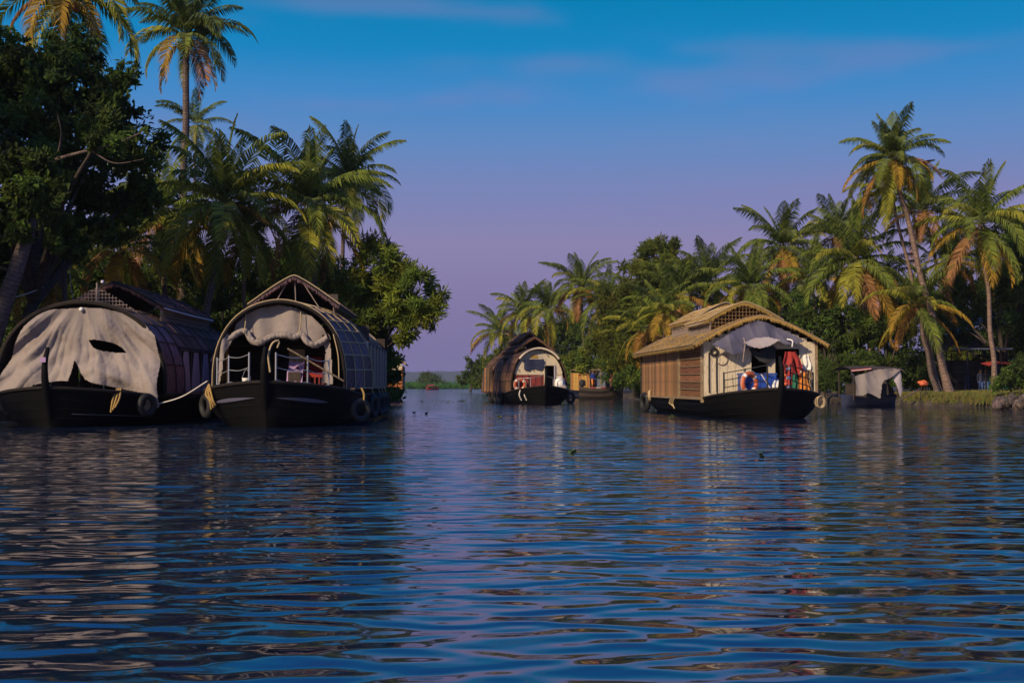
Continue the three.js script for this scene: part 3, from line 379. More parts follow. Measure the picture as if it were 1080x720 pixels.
  const bu = thing('bucket', 'small white bucket on the foredeck of the arched houseboat', 'bucket', local(b, ...[F(272, 0)[0], 1.2, 2.1]), 0); part(bu, 'pail', new THREE.CylinderGeometry(0.13, 0.1, 0.24, 16, 1, true), M.white, [0, 0.12, 0]); part(bu, 'bottom', new THREE.CylinderGeometry(0.1, 0.1, 0.02, 16), M.white, [0, 0.01, 0]); part(bu, 'bail', tube([[-0.13, 0.24, 0], [0, 0.5, 0], [0.13, 0.24, 0]], 0.008, 12, 4), M.metal);
  // side ropes and tyres
  const sx = W * 0.5;
  [[0.9, 'tyre with yellow lashing at the open arched houseboat\'s right bow'], [-3.4, 'tyre behind the lashed one along the arched houseboat\'s right side'], [-7, 'tyre midway along the arched houseboat\'s right side'], [-8.9, 'second last tyre along the arched houseboat\'s right side'], [-10.8, 'last tyre towards the stern of the arched houseboat']].forEach(([z, l], i) => { tyre(l, local(b, i ? sx + 0.05 : sx * 0.98, i ? 0.52 : 0.46, z), Math.PI / 2 - (i ? 0.2 : 0.9), undefined, i ? 1.15 : 1); single('tyre_lashing', 'rope lashing of the ' + l.replace(/^tyre with yellow lashing/, 'tyre').replace(/^tyre/, 'tyre'), 'rope', 'lashings that hold the tyres', tube([local(b, sx - 0.02, 1.15, z), local(b, sx + 0.06, 0.95, z), local(b, sx + 0.05, 0.72, z)], i ? 0.02 : 0.035, 8, 5), i ? M.rope : M.yellowRope); });
  tyre('tyre hung at the left bow of the open arched houseboat', local(b, -1.95, 0.62, 1.9), -0.9);
  single('bow_rope', 'knotted yellow rope hanging from the arched houseboat\'s left bow', 'rope', null, merge([0, 1, 2].map((k) => tube([local(b, -1.85, 1.25, 2), local(b, -1.9 + 0.08 * k, 0.95, 2.2), local(b, -1.78 + 0.05 * k, 0.78, 2.25), local(b, -1.74 + 0.06 * k, 0.52 + 0.06 * k, 2.2)], 0.035, 14, 5))), M.yellowRope);
}
function lifebuoy(label, pos, turn, s = 1) { const o = thing('lifebuoy', label, 'lifebuoy', pos, turn, 'lifebuoys on the bow rails'); part(o, 'ring', new THREE.TorusGeometry(0.32, 0.085, 12, 32), M.orange); for (let k = 0; k < 4; k++) part(o, 'white_band', new THREE.TorusGeometry(0.32, 0.089, 12, 6, 0.3).rotateZ(k * Math.PI / 2 + 0.6), M.white); part(o, 'grab_line', tube(Array.from({ length: 16 }, (_, i) => { const a = i / 16 * 6.283, r = i % 4 ? 0.43 : 0.41; return V(r * Math.cos(a), r * Math.sin(a), 0.03); }), 0.008, 48, 4, true), M.white); o.scale.setScalar(s); return o; }
const hang = (w, h, s, f = 9) => grid(18, 16, (u, v) => [(u - 0.5) * w * (0.55 + 0.45 * v) + 0.02 * Math.sin(v * 7 + s), -v * h * (1 - 0.12 * Math.sin(u * 7 + s)), 0.05 * Math.sin(u * f + s + v) + 0.03 * nz.noise(u * 5, v * 4, s), u * 0.6, v]);
// --- C: mid-channel boat with red lower front ---
{
  const d = 84, px = 568, W = 4.3, b = boatAt(px, d, 8 * D2R, 'houseboat', 'brown mat houseboat in mid channel with red and cream front'), F = face(px, d);
  makeHull(b, { W: W * 0.98, Lb: 3, Ls: 14.5, mid: 0.7, bowH: 1.2, stem: 2.5 });
  const pr0 = archProfile(W * 1.06, 0.75, 2.95), hood = 0.82, pr = (u) => { const p = pr0(u); return [p[0] * hood, p[1] * 0.98]; };
  matRoof(b, 'front_roof', pr0, { z0: -2.6, z1: 0.25, nu: 14, nz: 2, mats: M.matBrown, seed: 32, rib: M.darkWood, taper: hood, ty: 0.98 });
  matRoof(b, 'main_roof', pr0, { z0: -13.5, z1: -2.6, nu: 14, nz: 7, mats: M.matBrown, seed: 31, rib: M.darkWood, fringe: true, rough: 1.6 });
  const rm = []; for (let k = 0; k <= 12; k++) { const p = pr(lerp(0.27, 0.73, k / 12)); rm.push(V(p[0], p[1] + 0.04, 0.34)); } part(b, 'front_trim', tube(rm, 0.085, 24, 6), M.cream);
  const up = gableProfile(2.7, 3.6, 0.95, 1.15); matRoof(b, 'upper_roof', up, { z0: -10, z1: -1.6, nu: 6, nz: 5, mats: M.matBrown, seed: 33, rim: M.matBrown[2], rib: M.darkWood, fringe: true, rough: 1.6 });
  const up2 = gableProfile(1.7, 4.35, 0.65, 1.15); matRoof(b, 'top_vent_roof', up2, { z0: -9.5, z1: -4, nu: 4, nz: 3, mats: M.matBrown, seed: 34, rim: M.matBrown[2], rib: M.darkWood, fringe: true, rough: 1.6 });
  for (const s of [-1, 1]) { latticePanel(b, [s * 1.15, 3.5, -5.8], [0, Math.PI / 2, 0], 8, () => 0.45, 0.2, M.darkWood, 0.02); latticePanel(b, [s * 0.7, 4.2, -6.7], [0, Math.PI / 2, 0], 5, () => 0.4, 0.2, M.darkWood, 0.02); }
  const arch = (y0, y1) => { const o = []; for (let k = 0; k <= 40; k++) { const p = pr(k / 40); if (p[1] > y0 && p[1] < y1) o.push([p[0] * 0.95, p[1] - 0.08]); } const sx = (y) => { let m = 0; for (let k = 0; k <= 200; k++) { const p = pr(k / 200); if (Math.abs(p[1] - y) < 0.06) m = Math.max(m, Math.abs(p[0])); } return m * 0.95; }; return [[-sx(y0), y0], ...o, [sx(y0), y0]]; };
  const plate = (pts, holes, z, m, nm) => { const sq = (p) => new THREE.Vector2(p[0] * (nm === 'upper_front_panel' && p[1] > 2 && Math.abs(p[0]) > 0 ? 1 : 1), p[1]), s = new THREE.Shape(pts.map(sq)); for (const h of holes) s.holes.push(new THREE.Path(h.map(sq))); return part(b, nm, new THREE.ExtrudeGeometry(s, { depth: 0.05, bevelEnabled: false }), m, [0, 0, z]); };
  const door = [[1.05, 0.82], [1.05, 2.55], [0.35 + 0.1, 2.55], [0.45, 0.82]];
  const full = arch(0.8, 9); const lo = [[-W * 0.4, 0.8], [-W * 0.41, 1.3], [-W * 0.38, 1.95], [0.4, 1.95], [0.4, 0.8]], lo2 = [[1.1, 0.8], [1.1, 1.95], [W * 0.38, 1.95], [W * 0.41, 1.3], [W * 0.4, 0.8]];
  plate(lo, [], 0.02, M.redWood, 'lower_front_panel'); plate(lo2, [], 0.02, M.cream, 'lower_front_panel');
  const top = full.filter((p) => p[1] > 1.9).map((p) => p); plate([[-W * 0.375, 1.97], ...top.filter((p) => p[1] > 2), [W * 0.375, 1.97], [1.1, 1.97], [1.1, 2.6], [0.4, 2.6], [0.4, 1.97]], [[[-0.95, 2.35], [-0.95, 2.95], [0.3, 2.95], [0.3, 2.35]]], 0.0, M.cream, 'upper_front_panel');
  part(b, 'window_curtain', cloth([[-1.02, 2.3], [-1.02, 3.0], [0.35, 3.02], [0.36, 2.42], [0.1, 2.28], [-0.4, 2.36], [-0.7, 2.24]], [], fold(7, 3, 0.04)), M.navy, [0, 0, 0.14]);
  part(b, 'door_post', box(0.08, 1.85, 0.09, 0.4, 1.72, 0.1), M.cream); part(b, 'door_post', box(0.08, 1.85, 0.09, 1.1, 1.72, 0.1), M.canvasCool); part(b, 'gable_vent', new THREE.CircleGeometry(0.26, 16, 0, Math.PI).translate(-0.3, 3.1, 0.08), M.yellow);
  for (let k = 0; k < 5; k++) part(b, 'front_plank', box(0.05, 1.15, 0.04, -1.6 + k * 0.45, 1.37, 0.09), k % 2 ? M.redWood : M.darkWood);
  cabinBack(b, W, -3, 0.8, 3.2); cabinBack(b, W, -13.4, 0.8, 3, M.interior);
  for (let k = 0; k < 3; k++) { part(b, 'side_window', box(0.14, 1.35, 1.05, -W * 0.545, 1.75, -7.6 - k * 1.9), M.interior); part(b, 'window_post', box(0.16, 1.8, 0.12, -W * 0.555, 1.7, -6.95 - k * 1.9), M.bamboo[k]); }
  lifebuoy('orange lifebuoy on the red front of the mid channel houseboat', local(b, -1.35, 1.3, 0.35), 9.5 * D2R, 1.05);
  for (const x of [-1.5, -0.75, 0.8, 1.5]) part(b, 'railing_post', rod([x, 0.95, 1.6 - Math.abs(x) * 0.4], [x, 1.75, 1.6 - Math.abs(x) * 0.4], 0.03, 6), M.metal);
  part(b, 'railing_bar', tube([[-1.5, 1.72, 1.0], [-0.75, 1.74, 1.3], [-0.1, 1.9, 2.4]], 0.02, 10, 5), M.metal); part(b, 'railing_bar', tube([[1.5, 1.72, 1.0], [0.8, 1.74, 1.3], [0.1, 1.9, 2.4]], 0.02, 10, 5), M.metal);
  const bun = thing('white_bundle', 'white cloth bundle on the right of the mid channel boat\'s bow', 'bundle', local(b, 1.35, 0.85, 0.7), 0); part(bun, 'sack', new THREE.IcosahedronGeometry(0.36, 3).scale(1, 1.35, 0.9), M.white, [0, 0.5, 0]); part(bun, 'sack', new THREE.IcosahedronGeometry(0.28, 3).scale(1.1, 0.9, 0.9), M.canvas, [0.2, 0.2, 0.2]);
  const dk = thing('deck_load', 'dark covered load beside the door of the mid channel houseboat', 'bundle', local(b, 1.5, 1.4, 0.55)); part(dk, 'cover', new THREE.IcosahedronGeometry(0.42, 3).scale(0.8, 1, 0.6), M.redWood);
  [[-2.6, 'front tyre on the left side of the mid channel houseboat'], [-4.8, 'middle tyre on the left side of the mid channel houseboat'], [-8, 'rear tyre on the left side of the mid channel houseboat']].forEach(([z, l]) => tyre(l, local(b, -W * 0.53, 0.42, z), Math.PI / 2 + 0.35, undefined, 1.35)); tyre('tyre low on the right bow of the mid channel houseboat', local(b, W * 0.5, 0.4, 0.4), 0.8, undefined, 1.2);
  for (const [k, x] of [[0, -1.5], [1, -1.15]]) single('bow_rope', k ? 'right one of two pale ropes on the mid channel boat\'s bow' : 'left one of two pale ropes on the mid channel boat\'s bow', 'rope', 'pale bow ropes', tube([local(b, x, 0.95, 1.65), local(b, x - 0.1, 0.6, 1.85), local(b, x + 0.05, 0.25, 1.8)], 0.05, 10, 5), M.paleRope);
}
// --- D: golden thatched boat on the right ---
{
  const d = 47, px = 801, W = 4.42, yaw = 3.2 * D2R, b = boatAt(px, d, yaw, 'houseboat', 'golden thatched houseboat on the right with cream front and brown mat sides'), F = face(px, d), wl = -W / 2, wr = W / 2;
  makeHull(b, { W: W * 0.98, Lb: 3, Ls: 14.2, mid: 0.66, bowH: 1.1, stem: 2.25, blunt: 3.2 });
  const pr = gableProfile(W + 0.75, 2.68, 1.12, 1.45), Rr = rng(77);
  matRoof(b, 'main_roof', pr, { z0: -14.4, z1: 0.35, nu: 10, nz: 12, mats: M.matGold, seed: 41, rim: M.matGold[2], fringe: true, rough: 2.2 });
  for (const s of [-1, 1]) part(b, 'eave_trim', tube([[s * (W / 2 + 0.38), 2.7, -14.4], [s * (W / 2 + 0.38), 2.66, -7], [s * (W / 2 + 0.38), 2.7, 0.5]], 0.05, 20, 6), M.matGold[1]);
  const u1 = gableProfile(3.0, 3.72, 0.72, 1.35), u2 = gableProfile(2.7, 3.95, 0.72, 1.3);
  matRoof(b, 'upper_roof', (u) => { const p = u1(u); return [p[0] - 0.32, p[1] - 0.04]; }, { z0: -5.2, z1: -0.9, nu: 6, nz: 3, mats: M.matGold, seed: 42, rim: M.matGold[1], rib: M.rope, fringe: true, rough: 2 });
  matRoof(b, 'rear_upper_roof', (u) => { const p = u2(u); return [p[0] - 0.05, p[1]]; }, { z0: -11, z1: -5.3, nu: 6, nz: 4, mats: M.matGold, seed: 43, rim: M.gunwale, rib: M.rope, fringe: true, rough: 2 });
  for (const s of [-1, 1]) { latticePanel(b, [s * 1.36 - 0.32, 3.2, -3], [0, Math.PI / 2, 0], 4.2, () => 0.5, 0.16, M.lattice, 0.02); latticePanel(b, [s * 1.25 - 0.05, 3.3, -8.1], [0, Math.PI / 2, 0], 5.6, () => 0.66, 0.17, M.lattice, 0.02); part(b, 'eave_cord', tube([[s * 1.5 - 0.32, 3.7, -5.2], [s * 1.52 - 0.32, 3.68, -3], [s * 1.5 - 0.32, 3.7, -0.9]], 0.03, 10, 5), M.paleEdge); }
  latticePanel(b, [-0.32, 3.38, -0.95], [0, 0, 0], 2.6, (x) => 0.3 + 0.62 * (1 - Math.abs(x) ** 1.4), 0.14, M.bamboo[1], 0.018);
  // side walls: bamboo poles aft, battened mat forward
  for (const s of [-1, 1]) { const x = s * W / 2; part(b, 'wall_backing', box(0.05, 2.05, 14, x - s * 0.06, 1.78, -7.05), M.interior);
    for (let k = 0; k < 30; k++) { const z = -13.9 + k * 0.32; part(b, 'wall_pole', box(0.07, 2 + 0.08 * Rr(), 0.17 + 0.09 * Rr(), x + s * 0.02 * Rr(), 1.78, z), M.bamboo[Math.floor(Rr() * 4)], null, [0, 0, 0.01 * (Rr() - 0.5)]); }
    for (let k = 0; k < 7; k++) part(b, 'wall_mat', box(0.06, 0.285, 4.1, x + s * 0.01 * (k % 2), 0.92 + k * 0.3, -2.1), M.matWall[k % 4]);
    for (let k = 0; k < 8; k++) part(b, 'wall_batten', rod([x + s * 0.06, 0.78 + k * 0.3, -4.15], [x + s * 0.06, 0.76 + k * 0.3, -0.05], 0.022, 5), M.batten);
    part(b, 'wall_rail', box(0.12, 0.08, 14.2, x + s * 0.03, 0.72, -7.1), M.batten); part(b, 'corner_post', box(0.11, 2.3, 0.11, x, 1.72, -0.02), M.batten); part(b, 'wall_post', box(0.1, 2.1, 0.12, x + s * 0.05, 1.75, -4.3), M.batten); part(b, 'wall_post', box(0.1, 2.1, 0.12, x + s * 0.05, 1.75, -13.95), M.darkWood); }
  // cream front: boards, each a piece, round an open middle and a doorway
  const fx = (x) => F(x, 0)[0], topAt = (x) => 2.66 + 1.02 * (1 - Math.abs(x / (W / 2 + 0.37)) ** 1.45);
  for (let k = 0; k < 14; k++) { const x0 = lerp(wl + 0.05, wr - 0.05, k / 14), x1 = lerp(wl + 0.05, wr - 0.05, (k + 1) / 14), c = (x0 + x1) / 2, t = topAt(c) - 0.08; const win = c > fx(791) && c < fx(812), dr = c > fx(819) && c < fx(842);
    if (dr) { part(b, 'front_board', box(x1 - x0 - 0.012, t - 2.62, 0.05, c, (t + 2.62) / 2, 0), M.cream); continue; }
    if (win) { part(b, 'front_board', box(x1 - x0 - 0.012, 0.95, 0.05, c, 1.2, 0), M.cream); part(b, 'front_board', box(x1 - x0 - 0.012, t - 2.7, 0.05, c, (t + 2.7) / 2, 0), M.cream); continue; }
    part(b, 'front_board', box(x1 - x0 - 0.012, t - 0.72, 0.05, c, (t + 0.72) / 2, 0.004 * (k % 2)), M.cream); }
  cabinBack(b, W, -3.4, 0.7, 2.8); part(b, 'cabin_floor', box(W * 0.94, 0.06, 14, 0, 0.7, -7), M.deck); cabinBack(b, W, -14, 0.7, 3);
  const f4 = fold(4, 8, 0.08);
  part(b, 'awning_tarp', cloth([[748, 363], [762, 355], [776, 347], [788, 341], [797, 338], [808, 341], [822, 347], [836, 354], [846, 360], [838, 363], [828, 364], [818, 360], [806, 361], [796, 367], [786, 366], [778, 373], [768, 374], [758, 369]].map(([x, y]) => F(x, y)), [], (x, y) => 0.3 + f4(x, y) + 0.25 * sm(3.6, 2.5, y)), M.tarpBlue);
  part(b, 'tarp_lining', cloth([[780, 362], [792, 357], [806, 356], [818, 359], [808, 365], [797, 368], [788, 366]].map(([x, y]) => F(x, y)), [], (x, y) => 0.66 + 0.5 * f4(x + 1, y)), M.canvasCool);
  part(b, 'window_curtain', cloth([[788, 366], [800, 371], [813, 364], [818, 366], [817, 378], [810, 384], [801, 381], [793, 374]].map(([x, y]) => F(x, y)), [], (x, y) => 0.12 + 0.6 * f4(x, y)), M.black);
  part(b, 'hanging_hook', tube([V(...F(781, 357), 0.5), V(...F(782, 362), 0.6), V(...F(781, 370), 0.6), V(...F(780, 382), 0.55)], 0.03, 12, 5), M.lattice); part(b, 'hanging_hook', tube([V(...F(827, 358), 0.5), V(...F(832, 360), 0.6), V(...F(832, 366), 0.55)], 0.03, 10, 5), M.white);
  for (const x of [747, 755]) part(b, 'front_cord', tube([V(...F(x, 372), 0.07), V(...F(x - 0.3, 395), 0.08), V(...F(x, 414), 0.07)], 0.025, 8, 5), M.darkWood);
  // railings: posts and four bars either side
  const rail = (xs) => { const P = xs.map(([x, z, y]) => V(x, y, z)); for (const p of P) part(b, 'railing_post', rod([p.x, p.y - 0.1, p.z], [p.x, p.y + 1.0, p.z], 0.032, 6), M.black); for (const h of [0.15, 0.42, 0.69, 0.96]) for (let i = 0; i < P.length - 1; i++) part(b, 'railing_bar', rod([P[i].x, P[i].y + h, P[i].z], [P[i + 1].x, P[i + 1].y + h, P[i + 1].z], 0.018, 5), M.black); };
  rail([[-1.58, 0.9, 0.72], [-0.95, 1.6, 0.85], [-0.3, 2.3, 1.0]]); rail([[0.55, 2.3, 1.0], [1.2, 1.6, 0.85], [1.9, 0.6, 0.72]]);
  lifebuoy('orange lifebuoy on the rail of the golden thatched houseboat', local(b, -0.84, 1.3, 1.78), yaw + 0.55, 1.08);
  const dm = thing('blue_crate', 'large blue crate standing on the golden houseboat\'s foredeck', 'crate', local(b, -0.42, 0.74, 1.25), yaw); part(dm, 'box_body', box(1.25, 0.85, 0.8, 0, 0.43, 0), M.blue); part(dm, 'lid', box(1.3, 0.07, 0.85, 0, 0.9, 0), M.blue); for (const x of [-0.4, 0, 0.4]) part(dm, 'rib', box(0.05, 0.8, 0.03, x, 0.43, 0.415), M.blue); part(dm, 'strap', rod([0.05, 0.9, 0.44], [0.55, 0.1, 0.44], 0.025), M.paleEdge);
  single('inner_tube', 'black inner tube hung on the left of the cream front', 'inner tube', null, new THREE.TorusGeometry(0.13, 0.045, 10, 22), M.rubber, local(b, ...F(752, 371), 0.1), [0, yaw, 0]);
  single('wire_coil', 'pale coil of wire hung on the cream front', 'wire coil', null, merge([0, 1].map((k) => new THREE.TorusGeometry(0.2 + 0.02 * k, 0.012, 5, 26))), M.lattice, local(b, ...F(761, 379), 0.06), [0, yaw, 0]);
  single('red_cloth', 'bright red cloth hanging in the golden houseboat\'s doorway', 'cloth', null, hang(0.62, 1.15, 1), M.red, local(b, ...F(829, 371), 0.45), [0, yaw, 0]);
  single('red_towel', 'narrow red towel hanging slantwise beside the red cloth', 'towel', null, hang(0.28, 0.85, 5, 6), M.red, local(b, ...F(834, 371), 0.55), [0, yaw, 0.35]);
  single('green_cloth', 'dark green cloth over the right bow rail', 'cloth', null, hang(0.3, 0.6, 3), M.green, local(b, ...F(832, 394), 0.9), [0, yaw, 0]);
  single('orange_vest', 'orange life vest hung on the right bow rail', 'life vest', null, hang(0.5, 0.75, 2).translate(0, 0, 0.05), mat([0.75, 0.27, 0.04], { map: clothTone }), local(b, ...F(840, 393), 0.95), [0, yaw, 0]);
  single('tan_cloth', 'tan cloth at the right end of the bow rail', 'cloth', null, hang(0.34, 0.9, 7), M.batten, local(b, ...F(847, 390), 0.85), [0, yaw, 0]);
  single('white_rag', 'white rag hanging on the right cream panel', 'cloth', null, hang(0.35, 0.6, 4), M.white, local(b, ...F(851, 374), 0.08), [0, yaw, 0]);
  const gar = thing('flower_garland', 'red and white garland wound on the bow rail beside the stem', 'garland', local(b, 0.35, 1.0, 2.5)); for (let k = 0; k < 9; k++) part(gar, 'flower', new THREE.IcosahedronGeometry(0.075, 1), [M.red, M.white, M.orange][k % 3], [0.06 * Math.sin(k * 2), 0.05 + k * 0.11, 0.05 * Math.cos(k * 3)]);
  const jr = thing('white_jar', 'white container beside the blue crate on the foredeck', 'container', local(b, 0.2, 0.8, 1.7)); part(jr, 'body', new THREE.LatheGeometry([[0, 0], [0.16, 0], [0.17, 0.45], [0.1, 0.56], [0.07, 0.62], [0, 0.62]].map((p) => new THREE.Vector2(...p)), 16), M.white); part(jr, 'cap', new THREE.CylinderGeometry(0.08, 0.08, 0.06, 12), M.blue, [0, 0.65, 0]);
  tyre('tyre at the stern of the golden thatched houseboat', local(b, wl - 0.08, 0.42, -12.8), Math.PI / 2 + 0.3, undefined, 1.35);
  single('stern_rope', 'coil of rope hanging by the golden houseboat\'s stern', 'rope', null, merge([0, 1, 2].map((k) => new THREE.TorusGeometry(0.22 + 0.02 * k, 0.025, 6, 20).rotateY(1.4).translate(0.03 * k, 0, 0.06 * k))), M.rope, local(b, wl - 0.1, 0.75, -11.6));
  single('bow_rope', 'coiled rope hanging at the golden houseboat\'s right bow', 'rope', null, merge([0, 1, 2].map((k) => new THREE.TorusGeometry(0.18 + 0.02 * k, 0.022, 6, 20).rotateY(0.3 * k).translate(0.03 * k, 0, 0.04 * k))), M.rope, local(b, 1.72, 0.62, 1.9));
  single('side_rope', 'frayed rope hanging below the golden houseboat\'s mat wall', 'rope', null, merge([0, 1, 2].map((k) => tube([local(b, wl - 0.12, 0.7, -5 - k * 0.4), local(b, wl - 0.14, 0.45, -5.3 - k * 0.4), local(b, wl - 0.1, 0.25 + 0.1 * k, -5.1 - k * 0.4)], 0.03, 8, 5))), M.rope);
}
// --- E: boat seen past the stern of B ---
{
  const d = 96, px = 402, W = 3.3, b = boatAt(px, d, 4 * D2R, 'houseboat', 'distant houseboat with yellow eave half hidden behind the arched houseboat');
  makeHull(b, { W: W * 0.98, Lb: 2.6, Ls: 10, mid: 0.8, bowH: 1.15, stem: 1.9, hullMat: M.navy });
  const pr = gableProfile(W + 0.5, 2.85, 1.0, 1.6); matRoof(b, 'main_roof', pr, { z0: -10, z1: 0.4, nu: 8, nz: 6, mats: M.matBrown, seed: 51, rim: M.yellow });
  part(b, 'front_wall', box(W, 0.85, 0.06, 0, 1.25, 0), M.orangeWood); part(b, 'front_gable', new THREE.ExtrudeGeometry(new THREE.Shape([...Array(13).keys()].map((k) => { const p = pr(k / 12); return new THREE.Vector2(p[0] * 0.87, p[1] - 0.08); }).concat([new THREE.Vector2(W * 0.48, 2.45), new THREE.Vector2(-W * 0.48, 2.45)])), { depth: 0.05, bevelEnabled: false }), M.cream);
  for (const x of [-1.6, -0.8, 0, 0.8, 1.6]) part(b, 'front_post', box(0.1, 1.7, 0.1, x, 1.7, 0.06), M.orangeWood); for (const y of [1.2, 1.5, 1.7]) part(b, 'railing_bar', rod([-1.6, y, 0.16], [1.6, y, 0.16], 0.03), M.orange);
  for (const s of [-1, 1]) { part(b, 'side_wall', box(0.06, 2, 10, s * W / 2, 1.8, -5), M.bamboo[0]); } cabinBack(b, W, -2.5, 0.8, 2.9); part(b, 'front_curtain', hang(0.6, 1.0, 2), M.lilac, [0.4, 2.5, 0.1]);
}
// --- F: yellow boat moored behind the rowing boat ---
{
  const d = 121, b = thing('yellow_boat', 'yellow walled boat with open frame moored behind the brown rowing boat', 'boat', V((622 - 540) / FOC * d, 0, -d), -0.15), k = d / FOC;
  part(b, 'hull', grid(20, 10, (u, v) => { const z = 0.9 * Math.cos(v * Math.PI), w = Math.sqrt(Math.max(0, 1 - Math.abs(u * 2 - 1) ** 3)); return [(u - 0.5) * 5, lerp(-0.3, 0.75, Math.abs(Math.cos(v * Math.PI)) ** 0.5) + 0.25 * Math.abs(u * 2 - 1) ** 3, z * w]; }), M.navy);
  for (let i = 0; i < 7; i++) part(b, 'wall_board', box(0.25, 1.75, 0.05, -1.72 + i * 0.27, 1.6, 0.5 + 0.006 * (i % 2)), i % 3 ? M.yellow : M.orangeWood);
  part(b, 'wall_window', box(0.34, 0.55, 0.06, -0.55, 1.5, 0.56), M.black);
  for (const x of [-1.8, 0.05, 1.1, 2.1]) part(b, 'frame_post', rod([x, 0.7, 0.5], [x, 2.75, 0.5], 0.045), M.batten); part(b, 'frame_beam', rod([-1.8, 2.78, 0.5], [2.15, 2.78, 0.5], 0.05), M.batten); part(b, 'frame_beam', rod([-1.8, 2.78, -0.6], [2.15, 2.78, -0.6], 0.05), M.batten); for (const x of [-1.8, 0.05, 2.1]) { part(b, 'frame_beam', rod([x, 2.78, -0.6], [x, 2.78, 0.5], 0.04), M.batten); part(b, 'frame_post', rod([x, 0.6, -0.6], [x, 2.78, -0.6], 0.045), M.batten); }
  part(b, 'blue_sheet', cloth([[0.35, 0.8], [0.3, 2.5], [1.45, 2.5], [1.5, 0.8]], [], fold(6, 2, 0.05), 0.06), M.blueSheet, [0, 0, -0.5]); part(b, 'dark_cabin', box(0.5, 1, 0.7, -0.1, 1.2, 0.1), M.black);
}
// --- rowing boat with two people ---
function person(label, pos, turn, J, paint, name = 'person') {   // J: bones [a, b, ra, rb]; one skin over all of them, coloured by where the clothes are
  const res = 56, mc = new MarchingCubes(res, new THREE.MeshStandardMaterial(), false, false, 120000); mc.isolation = 0; const H = 0.98, sd = (p, [a, b, ra, rb]) => { const ab = b.clone().sub(a), t = clamp(p.clone().sub(a).dot(ab) / ab.lengthSq()); return p.distanceTo(a.clone().addScaledVector(ab, t)) - lerp(ra, rb, t); };
  const bones = J.map(([a, b, ra, rb]) => [V(...a), V(...b), ra, rb]), q = V(0, 0, 0);
  for (let k = 0; k < res; k++) for (let j = 0; j < res; j++) for (let i = 0; i < res; i++) { q.set((i / res * 2 - 1) * H, (j / res * 2 - 1) * H + H - 0.06, (k / res * 2 - 1) * H); let s = 9; for (const bn of bones) { const e = sd(q, bn), h = clamp(0.5 + 0.5 * (s - e) / 0.04); s = lerp(s, e, h) - 0.04 * h * (1 - h); } mc.field[i + j * res + k * res * res] = -s; }
  mc.update(); const n = mc.count, pos0 = mc.positionArray.slice(0, n * 3), col = new Float32Array(n * 3);
  for (let i = 0; i < n; i++) { const x = pos0[i * 3] * H, y = pos0[i * 3 + 1] * H + H - 0.06, z = pos0[i * 3 + 2] * H; pos0[i * 3] = x; pos0[i * 3 + 1] = y; pos0[i * 3 + 2] = z; const c = paint(x, y, z); col.set(c, i * 3); }
  const g = new THREE.BufferGeometry(); g.setAttribute('position', new THREE.BufferAttribute(pos0, 3)); g.setAttribute('normal', new THREE.BufferAttribute(mc.normalArray.slice(0, n * 3).map((v) => -v), 3)); g.setAttribute('color', new THREE.BufferAttribute(col, 3)); g.computeVertexNormals();
  const t = thing(name, label, 'person', pos, turn); part(t, 'body', g, new THREE.MeshStandardMaterial({ roughness: 0.8, vertexColors: true, side: THREE.DoubleSide }));
  const hy = J[0][1][1]; part(t, 'hair', new THREE.SphereGeometry(0.112, 16, 10, 0, 6.283, 0, 1.5).scale(0.92, 1.1, 1.06), M.black, [J[0][1][0], hy + 0.02, J[0][1][2] - 0.015], [-0.25, 0, 0]); return t;
}
const skin = [0.16, 0.075, 0.04];
const standing = (arms, lean = 0) => [[[0, 1.42, 0], [lean, 1.58, 0.02], 0.055, 0.1], [[0, 0.98, 0], [0, 1.32, 0], 0.14, 0.15], [[-0.13, 1.36, 0], [0.13, 1.36, 0], 0.075, 0.075], [[-0.09, 0.92, 0], [-0.11, 0.5, 0.03], 0.09, 0.065], [[-0.11, 0.5, 0.03], [-0.12, 0.08, 0], 0.06, 0.045], [[0.09, 0.92, 0], [0.11, 0.5, 0.03], 0.09, 0.065], [[0.11, 0.5, 0.03], [0.12, 0.08, 0], 0.06, 0.045], [[-0.12, 0.05, 0], [-0.13, 0.03, 0.14], 0.045, 0.035], [[0.12, 0.05, 0], [0.13, 0.03, 0.14], 0.045, 0.035], [[0.04, 1.56, 0.09], [-0.04 + 0.04, 1.56, 0.1], 0.02, 0.016], ...arms];
const armDown = (s) => [[[s * 0.2, 1.36, 0], [s * 0.26, 1.08, 0], 0.05, 0.042], [[s * 0.26, 1.08, 0], [s * 0.25, 0.84, 0.06], 0.04, 0.03], ...[0, 1, 2, 3].map((k) => [[s * 0.25, 0.82, 0.05 + k * 0.012], [s * 0.25, 0.72 + 0.01 * Math.abs(k - 1), 0.04 + k * 0.022], 0.016, 0.01]), [[s * 0.24, 0.82, 0.08], [s * 0.22, 0.77, 0.11], 0.014, 0.011]];
const armBent = (s) => [[[s * 0.2, 1.36, 0], [s * 0.3, 1.1, 0.02], 0.05, 0.042], [[s * 0.3, 1.1, 0.02], [s * 0.16, 0.98, 0.2], 0.04, 0.03], ...[0, 1, 2, 3].map((k) => [[s * 0.15, 0.98 - k * 0.014, 0.21], [s * 0.08, 0.96 - k * 0.018, 0.25], 0.015, 0.01]), [[s * 0.15, 1.0, 0.2], [s * 0.11, 1.04, 0.22], 0.014, 0.011]];
